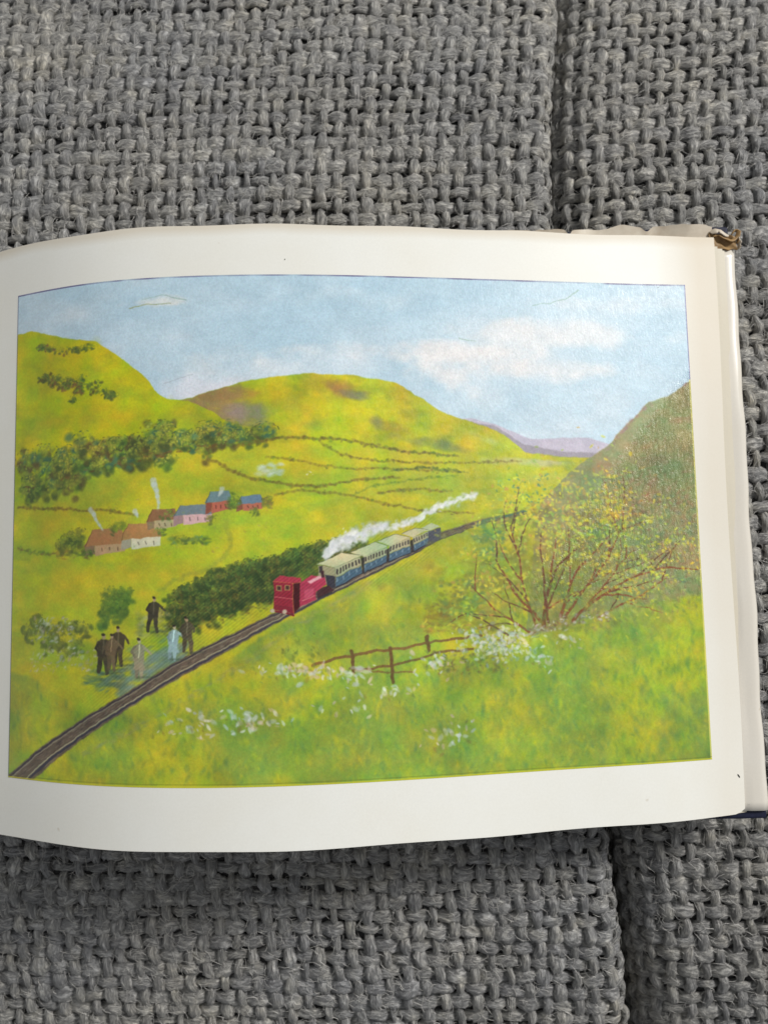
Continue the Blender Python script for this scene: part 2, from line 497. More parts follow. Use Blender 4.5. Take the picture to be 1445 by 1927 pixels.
# ------------------------------------------------------------------ dust jacket flap: glossy fold round the fore-edge
prof = []            # x, z offsets of the flap across its fold (relative to outer edge)
x_in = 0.060
nseg = 26
def flap_profile(xo):
    pts = [(x_in + (xo - 0.0016 - x_in) * i / 16, 0.0) for i in range(17)]
    for i in range(1, 11):
        a = math.pi * i / 10
        pts.append((xo - 0.0016 + 0.0016 * math.sin(a), -0.0016 + 0.0016 * math.cos(a)))
    pts.append((xo - 0.006, -0.0032))
    return pts
nV = 70
rows = []
yt, yb = 0.06645, -0.04240
for j in range(nV):
    v = j / (nV - 1)
    y = yb + (yt - yb) * v
    xo = 0.0727 + 0.00075 * v + 0.00010 * math.sin(v * 23) + 0.00008 * math.sin(v * 57 + 1)
    zo = 0.00018 * math.sin(v * 17 + 2)
    rows.append([(px, y, board_z(px) + 0.00055 + pz + zo * (1 if k > 12 else 0)) for k, (px, pz) in enumerate(flap_profile(xo))])
A = np.array(rows).transpose(1, 0, 2)            # (profile, along)
nu, nv = A.shape[:2]
co = A.reshape(-1, 3)
jacket = link_mesh('dust_jacket', co, quads=grid_quads(nu, nv), mat=JACKET, parent=book,
                   uv=np.stack(np.meshgrid(np.linspace(0, 1, nu), np.linspace(0, 1, nv), indexing='ij'), -1).reshape(-1, 2))
s = jacket.modifiers.new('solidify', 'SOLIDIFY'); s.thickness = 0.00016; s.offset = -1
jacket['label'] = 'glossy cream jacket flap folded round the fore-edge'

# jacket paper standing proud of the board along the top, ragged and creased
nu, nv = 130, 10
xs = np.linspace(0.020, 0.0686, nu)
rg = np.random.default_rng(3)
rag = wobble(xs, 0.0035, rg, 0.00016) + wobble(xs, 0.0011, rg, 0.00006)
nick = -0.0011 * np.exp(-((xs - 0.0400) / 0.00045) ** 2) - 0.0009 * np.exp(-((xs - 0.0555) / 0.0009) ** 2)
topy = 0.07165 + rag + nick - 0.0010 * np.clip((xs - 0.0675) / 0.005, 0, 1)
V = np.linspace(0, 1, nv)[None, :]
X = np.repeat(xs[:, None], nv, 1)
Y = 0.0655 + (topy[:, None] - 0.0655) * V
Z = board_z(X) + 0.00030 + 0.0011 * V ** 2 * (0.6 + 0.4 * np.sin(X * 210 + 1.0)) + 0.0003 * np.sin(X * 520) * V
strip = sheet('jacket_edge', X, Y, Z, JACKET_OUT, jacket, 0.00014)
strip['label'] = 'worn upper edge of the jacket, creased and nicked'

def curl(name, cx, cy, w, h, ang, lift, roll, seed, mat=TORN, parent=jacket):
    """torn bit of paper curling up from (cx, cy)"""
    r = np.random.default_rng(seed)
    nu, nv = 22, 14
    U, V = np.meshgrid(np.linspace(-0.5, 0.5, nu), np.linspace(0, 1, nv), indexing='ij')
    rg1 = wobble(np.linspace(0, 1, nu), 0.12, r, 0.12)[:, None]
    lx = U * w * (1 - 0.25 * V)
    s = V * (1 + rg1)
    a = s * roll
    ly = h * np.sin(a) / roll; lz = lift * 0.2 + h * (1 - np.cos(a)) / roll
    lz = lz + 0.0003 * np.sin(U * 14 + seed)
    X = cx + lx * math.cos(ang) - ly * math.sin(ang)
    Y = cy + lx * math.sin(ang) + ly * math.cos(ang)
    Z = board_z(X) + 0.0006 + lz
    return sheet(name, X, Y, Z, mat, parent, 0.00012)
def ribbon(name, path, base_h, h, lean, mat, seed, label=None):
    """a standing, leaning strip of torn paper along a path of (x, y)"""
    r_ = np.random.default_rng(seed)
    pth = np.array(path, float); seg = np.hypot(*np.diff(pth, axis=0).T); cum = np.r_[0, np.cumsum(seg)]
    n = 30; s_ = np.linspace(0, cum[-1], n)
    k = np.hanning(7); k /= k.sum()
    px = np.interp(s_, cum, pth[:, 0]); py = np.interp(s_, cum, pth[:, 1])
    px = np.convolve(np.pad(px, 3, mode='edge'), k, 'valid'); py = np.convolve(np.pad(py, 3, mode='edge'), k, 'valid')
    tx, ty = np.gradient(px), np.gradient(py); L = np.hypot(tx, ty); nx, ny = -ty / L, tx / L
    hh = h * (0.75 + 0.35 * np.sin(s_ / cum[-1] * math.pi) + wobble(s_, cum[-1] / 7, r_, 0.16))
    V = np.linspace(0, 1, 7)[None, :]
    off = lean * hh[:, None] * V ** 1.7
    X = px[:, None] + nx[:, None] * off; Y = py[:, None] + ny[:, None] * off
    Z = board_z(X) + base_h + hh[:, None] * (V - 0.25 * V ** 2)
    # two-sided skin with thickness sideways
    o = link_mesh(name, np.stack([X, Y, Z], -1), quads=grid_quads(n, 7), mat=mat, parent=jacket)
    sm = o.modifiers.new('solidify', 'SOLIDIFY'); sm.thickness = 0.00022; sm.offset = 0
    if label: o['label'] = label
    return o
# hollow where the corner of the board has broken open: a dished brown floor with curled lips
nu, nv = 24, 16
U, V = np.meshgrid(np.linspace(0, 1, nu), np.linspace(0, 1, nv), indexing='ij')
X = 0.0682 + 0.0052 * U - 0.0004 * V; Y = 0.0664 + 0.0034 * V - 0.0007 * U * V + 0.00015 * np.sin(U * 17)
Z = board_z(X) + 0.00085 - 0.0006 * np.sin(math.pi * U) * np.sin(math.pi * V) + 0.00012 * np.sin(U * 13 + V * 9)
o = sheet('torn_corner', X, Y, Z, TORN, jacket, 0.0003)
o['label'] = 'torn brown corner of the jacket'
ribbon('torn_lip', [(0.0679, 0.0700), (0.0690, 0.0708), (0.0703, 0.0705), (0.0712, 0.0697), (0.0719, 0.0693)], 0.0006, 0.0011, -0.9, JACKET_OUT, 4)
ribbon('torn_lip', [(0.0684, 0.0692), (0.0697, 0.0697), (0.0708, 0.0690), (0.0722, 0.0683), (0.0732, 0.0690), (0.0737, 0.0703)], 0.0006, 0.0009, -0.7, TORN, 8)
ribbon('torn_lip', [(0.0726, 0.0696), (0.0733, 0.0704), (0.0738, 0.0703), (0.0739, 0.0690), (0.0735, 0.0678)], 0.0002, 0.0008, 0.3, TORN, 15)
ribbon('torn_lip', [(0.0735, 0.0692), (0.0739, 0.0680), (0.0738, 0.0666)], 0.0001, 0.0009, 0.4, JACKET_OUT, 19)

# stray dark ink tick and specks on the page margin
def mark(x, y, L, w, ang, parent, zf, mat=INK, name='ink_mark'):
    K = 6
    pts = []
    for i in range(K):
        t = i / (K - 1) - 0.5
        ww = w * (1 - (abs(2 * t) ** 4) * 0.6)
        for s_ in (-1, 1):
            px = x + t * L * math.cos(ang) - s_ * ww * 0.5 * math.sin(ang)
            py = y + t * L * math.sin(ang) + s_ * ww * 0.5 * math.cos(ang)
            pts.append((px, py))
    pts = np.array(pts)
    z = zf(pts[:, 0], pts[:, 1]) + 0.00004
    co = np.column_stack([pts, z])
    return link_mesh(name, co, faces=[[2 * i, 2 * i + 2, 2 * i + 3, 2 * i + 1] for i in range(K - 1)], mat=mat, parent=parent)
mark(0.0668, -0.0359, 0.00082, 0.00026, -0.95, page, page_z)
mark(-0.0157, 0.0612, 0.00030, 0.00014, 0.9, page, page_z)
mark(0.0560, 0.0577, 0.00028, 0.00010, 0.7, page, page_z)
GREYLINE = plain_material('faint_printed_line', (0.30, 0.31, 0.28), (0.42, 0.42, 0.38), 900, 0.5, 0.4)
mark(0.0699, -0.0413, 0.0031, 0.00010, 0.0, jacket, lambda X, Y: board_z(X) + 0.00058 + 0 * Y, GREYLINE, 'printed_line')
# ------------------------------------------------------------------ the printed landscape (painted here stroke by stroke)
CW, CH = 1340, 960
def P(x, y):
    """place on the print, from rough layout coordinates on the page"""
    x = np.asarray(x, float); y = np.asarray(y, float)
    top = np.interp(x, [34, 125, 300, 450, 600, 762, 900, 1145, 1284, 1345], [556, 539.5, 522.5, 517, 518, 521, 525, 531.5, 535.5, 537])
    bot = np.interp(x, [17, 120, 230, 360, 460, 600, 700, 900, 1145, 1345], [1462, 1472, 1479, 1483, 1481.5, 1477.5, 1473.5, 1459, 1444, 1430])
    t = (y - top) / (bot - top)
    l = 34 - 18 * t; r = 1284 + 61 * t
    s = (x - l) / (r - l); g = np.linspace(0, 1, 11)
    s = np.where((s > 0) & (s < 1), np.interp(s, [0, .085, .181, .286, .394, .501, .607, .709, .809, .906, 1], g), s)
    t = np.where((t > 0) & (t < 1), np.interp(t, [0, .094, .189, .285, .383, .482, .583, .685, .788, .893, 1], g), t)
    return s * CW, t * CH

prg = np.random.default_rng(21)
def vnoise(w, h, cell, rng, octaves=4, cy=None):
    out = np.zeros((h, w)); amp = 1.0; tot = 0
    cy = cy or cell
    for o in range(octaves):
        gw, gh = int(w / cell) + 3, int(h / cy) + 3
        g = rng.random((gh, gw))
        xs = np.arange(w) / cell; ys = np.arange(h) / cy
        xi = xs.astype(int); yi = ys.astype(int); fx = xs - xi; fy = ys - yi
        fx = fx * fx * (3 - 2 * fx); fy = fy * fy * (3 - 2 * fy)
        a = g[yi][:, xi] * (1 - fx) + g[yi][:, xi + 1] * fx
        b = g[yi + 1][:, xi] * (1 - fx) + g[yi + 1][:, xi + 1] * fx
        out += amp * (a * (1 - fy[:, None]) + b * fy[:, None]); tot += amp
        amp *= 0.55; cell = max(cell / 2, 1.5); cy = max(cy / 2, 1.5)
    return out / tot

C = np.zeros((CH, CW, 3))
YY, XX = np.mgrid[0:CH, 0:CW].astype(float)
def col(*c): return np.array(c, float) / 255.0
def over(mask, c):
    global C
    m = mask[..., None]; C = C * (1 - m) + np.asarray(c) * m
def sstep(x, a, b):
    t = np.clip((x - a) / (b - a), 0, 1); return t * t * (3 - 2 * t)

def below(pts, soft=2.0, rough=0.0, cell=20):
    """mask of everything under a skyline polyline"""
    px, py = P([p[0] for p in pts], [p[1] for p in pts])
    # rounded skyline
    line = np.interp(np.arange(CW), px, py)
    k = np.hanning(25); k /= k.sum()
    line = np.convolve(np.pad(line, 12, mode='edge'), k, 'valid')
    if rough: line = line + (vnoise(CW, 1, cell, prg, 3)[0] - 0.5) * rough
    return sstep(YY - line[None, :], -soft, soft)

def poly(pts, c, alpha=1.0, soft=0.8, conv=True):
    pts = [tuple(map(float, P(*p))) for p in pts] if conv else pts
    xs = [p[0] for p in pts]; ys = [p[1] for p in pts]
    x0, x1 = max(0, int(min(xs)) - 3), min(CW, int(max(xs)) + 4)
    y0, y1 = max(0, int(min(ys)) - 3), min(CH, int(max(ys)) + 4)
    if x1 <= x0 or y1 <= y0: return
    X, Y = XX[y0:y1, x0:x1], YY[y0:y1, x0:x1]
    inside = np.zeros(X.shape, bool); dist = np.full(X.shape, 1e9)
    n = len(pts)
    for i in range(n):
        ax, ay = pts[i]; bx, by = pts[(i + 1) % n]
        cond = ((ay > Y) != (by > Y))
        xi = (bx - ax) * (Y - ay) / ((by - ay) if by != ay else 1e-9) + ax
        inside ^= cond & (X < xi)
        dx, dy = bx - ax, by - ay; L = dx * dx + dy * dy + 1e-9
        t = np.clip(((X - ax) * dx + (Y - ay) * dy) / L, 0, 1)
        dist = np.minimum(dist, np.hypot(X - ax - t * dx, Y - ay - t * dy))
    sd = np.where(inside, dist, -dist)
    m = np.clip(sd / (2 * soft) + 0.5, 0, 1)[..., None] * alpha
    C[y0:y1, x0:x1] = C[y0:y1, x0:x1] * (1 - m) + np.asarray(c) * m

def stroke(pts, w0, w1, c, alpha=1.0, soft=0.9, jitter=0.0, conv=True):
    pts = [tuple(map(float, P(*p))) for p in pts] if conv else list(pts)
    if jitter:
        new = []
        for (ax, ay), (bx, by) in zip(pts[:-1], pts[1:]):
            n = max(2, int(math.hypot(bx - ax, by - ay) / 9))
            for i in range(n):
                t = i / n; new.append((ax + (bx - ax) * t + prg.normal(0, jitter), ay + (by - ay) * t + prg.normal(0, jitter)))
        new.append(pts[-1]); pts = new
    tot = len(pts) - 1
    for i in range(tot):
        (ax, ay), (bx, by) = pts[i], pts[i + 1]
        wa = w0 + (w1 - w0) * i / tot; wb = w0 + (w1 - w0) * (i + 1) / tot; mw = max(wa, wb) + 2
        x0, x1 = max(0, int(min(ax, bx) - mw)), min(CW, int(max(ax, bx) + mw) + 1)
        y0, y1 = max(0, int(min(ay, by) - mw)), min(CH, int(max(ay, by) + mw) + 1)
        if x1 <= x0 or y1 <= y0: continue
        X, Y = XX[y0:y1, x0:x1], YY[y0:y1, x0:x1]
        dx, dy = bx - ax, by - ay; L = dx * dx + dy * dy + 1e-9
        t = np.clip(((X - ax) * dx + (Y - ay) * dy) / L, 0, 1)
        d = np.hypot(X - ax - t * dx, Y - ay - t * dy)
        m = (np.clip(((wa + (wb - wa) * t) / 2 - d) / soft + 0.5, 0, 1) * alpha)[..., None]
        C[y0:y1, x0:x1] = C[y0:y1, x0:x1] * (1 - m) + np.asarray(c) * m

def dab(x, y, rx, ry, ang, c, alpha=0.8, hard=0.5):
    R_ = max(rx, ry) + 1
    x0, x1 = max(0, int(x - R_)), min(CW, int(x + R_) + 2)
    y0, y1 = max(0, int(y - R_)), min(CH, int(y + R_) + 2)
    if x1 <= x0 or y1 <= y0: return
    dx = XX[y0:y1, x0:x1] - x; dy = YY[y0:y1, x0:x1] - y
    ca, sa = math.cos(ang), math.sin(ang)
    d = np.sqrt(((dx * ca + dy * sa) / rx) ** 2 + ((-dx * sa + dy * ca) / ry) ** 2)
    m = (np.clip((1 - d) / (1 - hard), 0, 1) * alpha)[..., None]
    C[y0:y1, x0:x1] = C[y0:y1, x0:x1] * (1 - m) + np.asarray(c) * m

def dabs(n, area, size, colours, alpha=0.6, asp=0.5, ang=(0, 0.4), hard=0.3, keep=None):
    """n brush dabs; area = callable giving a random layout point"""
    for _ in range(n):
        p = area()
        x, y = P(*p)
        if keep is not None:
            xi, yi = int(x), int(y)
            if not (0 <= xi < CW and 0 <= yi < CH) or prg.random() > keep[yi, xi]: continue
        r = prg.uniform(*size)
        c = colours[prg.integers(len(colours))] * (1 + prg.normal(0, 0.04))
        dab(float(x), float(y), r, r * asp * prg.uniform(0.7, 1.3), prg.normal(*ang), np.clip(c, 0, 1), alpha * prg.uniform(0.6, 1), hard)
def box(x0, y0, x1, y1): return lambda: (prg.uniform(x0, x1), prg.uniform(y0, y1))
def along(pts, spread):
    p = np.array(pts, float); seg = np.hypot(*np.diff(p, axis=0).T); cum = np.r_[0, np.cumsum(seg)]
    def f():
        s = prg.uniform(0, cum[-1])
        sy = spread(s / cum[-1]) if callable(spread) else spread
        return (np.interp(s, cum, p[:, 0]) + prg.normal(0, 2), np.interp(s, cum, p[:, 1]) + prg.normal(0, 1) * sy)
    return f

def clump(x, y, rx, ry, dark, mid, light, n=26):
    """one bushy mass: dark underside, mid body, lit lobes up and to the left"""
    X, Y = P(x, y); X, Y = float(X), float(Y)
    for _ in range(n // 3):
        dab(X + prg.normal(0, rx * .42), Y + prg.normal(ry * .25, ry * .35), rx * prg.uniform(.3, .5), ry * prg.uniform(.3, .5), prg.normal(), dark * (1 + prg.normal(0, .06)), 0.75, 0.35)
    for _ in range(n):
        a = prg.uniform(0, 6.283); q_ = prg.random() ** .6
        dab(X + math.cos(a) * rx * q_ * .8, Y + math.sin(a) * ry * q_ * .75, rx * prg.uniform(.14, .28), ry * prg.uniform(.14, .26), prg.normal(), mid * (1 + prg.normal(0, .08)), 0.6, 0.35)
    for _ in range(n):
        a = prg.uniform(2.6, 5.6); q_ = prg.random() ** .5
        dab(X + math.cos(a) * rx * q_ * .75, Y + math.sin(a) * ry * q_ * .75, rx * prg.uniform(.07, .16), ry * prg.uniform(.07, .15), prg.normal(), light * (1 + prg.normal(0, .08)), 0.6, 0.3)
    for _ in range(n // 3):
        a = prg.uniform(3.3, 6.1)
        dab(X + math.cos(a) * rx * .86, Y + math.sin(a) * ry * .86, rx * .13, ry * .07, a + 1.57, dark * .85, 0.5, 0.3)

# sky
n1 = vnoise(CW, CH, 260, prg, 5, 120); n2 = vnoise(CW, CH, 90, prg, 5, 60)
blue = col(176, 204, 220); pale = col(208, 221, 230); cream = col(230, 228, 228)
C[:] = blue
over(sstep(n1 + (YY / CH) * 0.9, 0.45, 0.95), pale)
over(0.55 * sstep(n2, 0.35, 0.7), col(186, 212, 226))
def cloud(x, y, rx, ry, a, c=cream):
    X, Y = P(x, y)
    d = ((XX - X) / rx) ** 2 + ((YY - Y) / ry) ** 2
    over(np.clip(a * sstep(1.1 - d * 0.62 + (n2 - 0.5) * 4.4 + (n1 - 0.5) * 1.5, 0.0, 2.3), 0, 1), c)
cloud(690, 668, 230, 20, 1.0); cloud(840, 700, 90, 40, 0.9); cloud(520, 690, 140, 24, 0.55)
cloud(1090, 625, 160, 22, 0.7); cloud(1180, 578, 120, 18, 0.7); cloud(1040, 700, 90, 18, 0.8); cloud(960, 640, 70, 34, 0.5)
cloud(400, 740, 120, 26, 0.75, col(224, 222, 230)); cloud(650, 560, 130, 22, 0.25); cloud(920, 740, 120, 40, 0.3)
cloud(230, 575, 18, 5, 0.5, col(225, 226, 226)); cloud(290, 568, 42, 11, 0.95, col(222, 224, 220))
for _c in range(16): dab(*[float(v_) for v_ in P(262 + _c * 4.6 + prg.normal(0, 2), 571 + prg.normal(0, 2.5))], 15, 6, 0, col(228, 229, 224), 0.35, 0.1)
stroke([(240, 583), (256, 578), (272, 574), (290, 575), (318, 572)], 2.2, 1.6, col(160, 160, 100), 0.7)
stroke([(262, 566), (300, 556), (345, 566)], 1.0, 2.4, col(140, 172, 160), 0.6)
stroke([(1000, 575), (1040, 568), (1065, 560), (1086, 545)], 1.0, 2.0, col(130, 165, 140), 0.7)
stroke([(862, 638), (895, 643)], 2.2, 1.0, col(130, 160, 130), 0.5)
stroke([(305, 724), (360, 708)], 1.0, 0.8, col(120, 120, 120), 0.4)

lime = col(200, 194, 34); olive = col(150, 162, 40); gold = col(214, 202, 28); moss = col(112, 136, 42)
dkg = col(84, 100, 40); brown = col(128, 96, 50); grey = col(150, 138, 132); teal = col(88, 132, 92)
# distant blue hills
m = below([(0, 1500), (840, 900), (850, 790), (890, 789), (930, 800), (1000, 828), (1060, 823), (1110, 823), (1150, 838), (1345, 850)], 2)
over(m, col(184, 180, 196)); over(m * sstep(n2, 0.4, 0.7) * 0.5, col(206, 196, 210))
m2 = below([(0, 1500), (840, 900), (858, 792), (930, 802), (985, 838), (1060, 850), (1345, 852)], 2)
over(m2 * 0.8, col(150, 143, 152))
# middle hill
mh = below([(0, 800), (330, 757), (350, 752), (400, 738), (450, 722), (520, 711), (570, 706), (650, 708), (740, 722), (790, 750), (830, 778), (900, 800), (940, 815), (960, 830), (990, 852), (1060, 860), (1345, 862)], 2)
over(mh, col(208, 196, 30))
hn = vnoise(CW, CH, 70, prg, 4, 46)
over(mh * sstep(hn, 0.50, 0.72) * 0.75, col(170, 168, 40))
def patch(x, y, rx, ry, c, a, lim, rot=0.0):
    X, Y = P(x, y); dx, dy = XX - X, YY - Y
    ca, sa = math.cos(rot), math.sin(rot)
    d = ((dx * ca + dy * sa) / rx) ** 2 + ((-dx * sa + dy * ca) / ry) ** 2
    over(np.clip(a * 0.85 * lim * sstep(1.3 - d + (hn - 0.5) * 2.6 + (n2 - 0.5) * 1.4, 0, 1.7), 0, 1), c)
patch(410, 765, 80, 40, col(160, 122, 84), 1.0, mh); patch(470, 780, 58, 26, col(152, 138, 138), 0.9, mh); patch(430, 745, 60, 14, col(172, 124, 66), 0.7, mh)
patch(650, 735, 52, 18, col(158, 118, 66), 0.9, mh, 0.5); patch(670, 748, 30, 12, col(138, 134, 108), 0.9, mh, 0.3)
patch(706, 794, 18, 14, col(122, 118, 98), 0.95, mh, 0.7); patch(752, 812, 46, 13, col(170, 130, 50), 0.8, mh, 0.4)
patch(812, 836, 70, 13, col(126, 128, 84), 0.95, mh, 0.2); patch(560, 778, 60, 22, col(178, 146, 62), 0.55, mh, 0.3); patch(590, 800, 60, 18, col(150, 150, 72), 0.5, mh)
patch(910, 826, 46, 9, col(222, 220, 168), 0.6, mh, 0.35)
dabs(500, box(350, 705, 980, 860), (5, 15), [lime, gold, col(190, 182, 40), olive], 0.22, 0.4, (0.3, 0.4), 0.1, mh)
# valley floor
vf = below([(0, 840), (300, 840), (480, 842), (520, 838), (700, 846), (850, 856), (990, 862), (1100, 872), (1345, 870)], 3)
over(vf, col(202, 192, 38))
fn = vnoise(CW, CH, 150, prg, 5, 60); fn2 = vnoise(CW, CH, 60, prg, 4, 26)
over(vf * sstep(fn, 0.46, 0.68) * 0.75, col(166, 178, 44)); over(vf * sstep(fn2, 0.55, 0.75) * 0.55, gold)
patch(1010, 868, 90, 12, col(198, 192, 150), 0.8, vf); patch(1060, 900, 80, 14, col(178, 182, 80), 0.6, vf)
# left hill
lh = below([(0, 640), (34, 628), (60, 623), (100, 632), (135, 640), (180, 645), (225, 676), (270, 712), (292, 740), (312, 753), (352, 758), (400, 778), (432, 800), (470, 812), (500, 838), (540, 960), (1345, 1600)], 1.6)
lh = lh * (1 - sstep(YY - np.interp(np.arange(CW), *P([34, 200, 330, 500], [905, 880, 850, 838]))[None, :], -6, 10))
over(lh, col(204, 193, 18)); over(lh * sstep(hn, 0.5, 0.7) * 0.6, col(176, 174, 30))
patch(345, 800, 60, 36, col(140, 152, 44), 0.7, lh); patch(70, 760, 60, 90, col(160, 162, 44), 0.4, lh); patch(210, 790, 90, 40, col(184, 172, 40), 0.5, lh)
dabs(420, box(30, 630, 500, 900), (8, 22), [gold, lime, col(190, 182, 24), col(160, 164, 40)], 0.22, 0.5, (0.6, 0.4), 0.1, lh)
for t in prg.uniform(0, 1, 16): clump(72 + 100 * t, 652 + 8 * math.sin(t * 3), 13, 8, [brown, dkg][prg.integers(2)], moss, col(140, 140, 50), 12)
for t in prg.uniform(0, 1, 34): clump(72 + 140 * t, 712 + 34 * t ** 1.6 + prg.normal(0, 8 * math.sin(t * 3.1) + 1), 14, 10, [brown, col(92, 84, 34), dkg][prg.integers(3)], [moss, col(92, 110, 42)][prg.integers(2)], col(132, 132, 50), 12)
# woods at the foot of the hills
woods = [(36, 905), (80, 893), (140, 878), (200, 862), (260, 848), (320, 838), (380, 828), (440, 818), (500, 822)]
for t in sorted(prg.uniform(0, 1, 120)):
    wx = 40 + t * 460 + prg.normal(0, 5); wy = float(np.interp(wx, [w_[0] for w_ in woods], [w_[1] for w_ in woods])) - 2 + prg.normal(0, 19 * (1.1 - 0.7 * t))
    clump(wx, wy, prg.uniform(20, 31), prg.uniform(17, 26) * (1.15 - 0.4 * t), [dkg, col(80, 92, 44), col(100, 88, 44), teal * .85][prg.integers(4)], [col(124, 140, 46), olive, col(138, 140, 48)][prg.integers(3)], [col(188, 180, 62), col(168, 166, 54)][prg.integers(2)], 20)
dabs(50, along([(x, y + 16) for x, y in woods], 3), (4, 9), [brown, col(110, 74, 34)], 0.7, 0.4, (-0.2, 0.3))
# hedges over the fields
def hedge(pts, w, c, a=0.75, bushes=10):
    stroke(pts, w * 1.1, w * 0.8, c, a * 0.6, 3.0, 1.2)
    dabs(bushes * 3, along(pts, 1.6), (2.5, 6), [c, c * 0.85, moss], 0.6, 0.6)
hb = col(128, 108, 40)
hedge([(36, 952), (90, 955), (150, 960), (210, 962), (260, 972)], 5, hb, 0.75, 16)
hedge([(440, 845), (490, 832), (530, 826), (580, 828), (640, 830), (700, 842), (760, 852), (860, 860)], 5, hb, 0.8, 40)
hedge([(500, 862), (560, 870), (620, 884), (700, 886), (860, 888)], 4, hb, 0.6, 14)
hedge([(600, 834), (640, 860), (700, 870), (800, 873), (900, 872), (980, 868)], 4, hb, 0.65, 16)
hedge([(395, 868), (430, 886), (470, 902), (540, 916), (600, 920), (680, 906), (750, 902)], 5, hb, 0.85, 30)
hedge([(520, 935), (560, 926), (600, 930), (660, 936), (720, 952), (800, 964), (890, 968)], 4.5, hb, 0.7, 18)
hedge([(665, 934), (700, 918), (760, 908), (830, 898), (860, 896)], 3.5, moss, 0.6, 8)
hedge([(710, 932), (760, 926), (800, 924), (850, 926)], 4, hb, 0.7, 12)
hedge([(735, 888), (800, 882), (880, 890)], 3, dkg, 0.6, 14)
hedge([(300, 985), (355, 975), (410, 965)], 3, moss, 0.5, 6)
stroke([(425, 985), (434, 1020), (430, 1045), (390, 1075), (330, 1095), (300, 1112)], 9, 6, col(164, 166, 48), 0.55, 4, 1.5)
dabs(700, box(34, 920, 1000, 1190), (6, 20), [lime, gold, col(196, 188, 36), col(182, 180, 44)], 0.20, 0.35, (-0.2, 0.3), 0.1)
dabs(60, along([(36, 1030), (80, 1040), (120, 1040)], 3), (3, 7), [moss, brown], 0.5, 0.5)
# small lone trees by the hamlet
for _ in range(9): clump(prg.uniform(112, 158), prg.uniform(1000, 1034), 20, 17, col(96, 104, 40), col(140, 140, 42), col(170, 160, 50), 16)
dabs(20, box(110, 1034, 180, 1050), (4, 9), [dkg, brown], 0.6, 0.4)
dabs(40, box(320, 1012, 395, 1026), (4, 9), [moss, dkg, teal], 0.5, 0.5)
# plain cottages
def cottage(x, y, w, h, wall, roof, roof_h, lean=0.25, smoke=None):
    x -= 3; w *= 1.12; h *= 1.1; roof_h *= 1.2
    poly([(x, y), (x + w * lean, y - h * 0.2), (x + w * lean, y - h), (x, y - h * 0.8)], wall * 0.75)
    poly([(x + w * lean, y - 1), (x + w, y - h * 0.35), (x + w, y - h * 1.05), (x + w * lean, y - h)], wall)
    poly([(x - 2, y - h * 0.75), (x + w * 0.18, y - h - roof_h), (x + w * 0.92, y - h - roof_h * 1.1), (x + w + 2, y - h * 0.95), (x + w * lean, y - h * 0.85)], roof)
    stroke([(x, y - h * 0.75), (x + w * 0.18, y - h - roof_h)], 1.6, 1.2, roof * 0.6, 0.7)
    for k in range(3):
        xx = x + w * (0.42 + 0.2 * k); stroke([(xx, y - h * 0.62), (xx + 1, y - h * 0.42)], 2.4, 2.2, wall * 0.5, 0.7)
rf = col(186, 134, 74)
cottage(165, 1047, 66, 22, col(196, 156, 110), col(182, 126, 74), 22)
cottage(232, 1037, 66, 24, col(226, 216, 180), rf, 20)
cottage(280, 1000, 50, 20, col(196, 166, 120), col(150, 104, 66), 14)
cottage(330, 992, 64, 22, col(214, 176, 176), col(116, 132, 138), 12)
cottage(389, 970, 42, 24, col(188, 106, 82), col(110, 136, 140), 13)
cottage(448, 966, 44, 16, col(186, 110, 84), col(104, 130, 150), 10)
for gx, gy in ((226, 992), (214, 996), (168, 1040), (443, 945), (436, 952), (505, 946), (300, 1002), (348, 1018), (372, 1020), (480, 966), (398, 978), (320, 968)): clump(gx, gy, 15, 10, col(94, 106, 44), col(120, 132, 46), col(152, 154, 56), 14)
dabs(30, box(215, 985, 240, 1000), (4, 8), [moss, olive], 0.6); dabs(26, box(430, 930, 450, 960), (4, 7), [moss, dkg], 0.6)
dabs(24, box(496, 938, 512, 960), (4, 7), [col(150, 124, 60), moss], 0.6)
for pts, w in (([(193, 997), (184, 978), (172, 958)], 5), ([(298, 958), (296, 935), (288, 905)], 6), ([(258, 974), (253, 964)], 5), ([(412, 936), (416, 924)], 5)):
    stroke(pts, w * 0.7, w * 2.0, col(196, 208, 198), 0.75, 3, 1.2)
dabs(30, box(486, 874, 530, 898), (6, 13), [col(200, 212, 190)], 0.6, 0.5); dabs(6, box(574, 890, 588, 900), (2, 5), [col(230, 228, 196)], 0.7)
dabs(130, box(165, 940, 512, 1046), (2, 5), [rf, col(150, 120, 70), col(190, 150, 110), olive], 0.30, 0.5, (0.3, 0.6))
# far bank right
rh = below([(0, 2600), (960, 1500), (1010, 960), (1035, 925), (1060, 900), (1080, 880), (1120, 852), (1145, 836), (1165, 810), (1195, 782), (1215, 758), (1240, 748), (1262, 740), (1292, 716), (1345, 690)], 2.5, 3, 10)
over(rh, col(156, 148, 90)); over(rh * sstep(hn, 0.45, 0.62) * 0.7, col(136, 148, 84)); over(rh * sstep(fn2, 0.56, 0.72) * 0.5, col(160, 128, 90))
dabs(1500, box(1000, 720, 1345, 1200), (3, 9), [col(140, 152, 86), col(168, 122, 80), col(176, 156, 100), col(124, 136, 86), col(186, 178, 116)], 0.45, 0.4, (-0.9, 0.5), 0.2, rh)
dabs(120, along([(1140, 838), (1170, 808), (1215, 758), (1290, 716)], 4), (5, 9), [col(150, 118, 122), col(168, 128, 104)], 0.6, 0.6, (-0.6, 0.3), 0.1, rh)
dabs(240, box(1130, 880, 1330, 1010), (5, 13), [col(164, 114, 78), col(156, 122, 84), col(172, 134, 90)], 0.5, 0.5, (-0.9, 0.5), 0.1, rh)
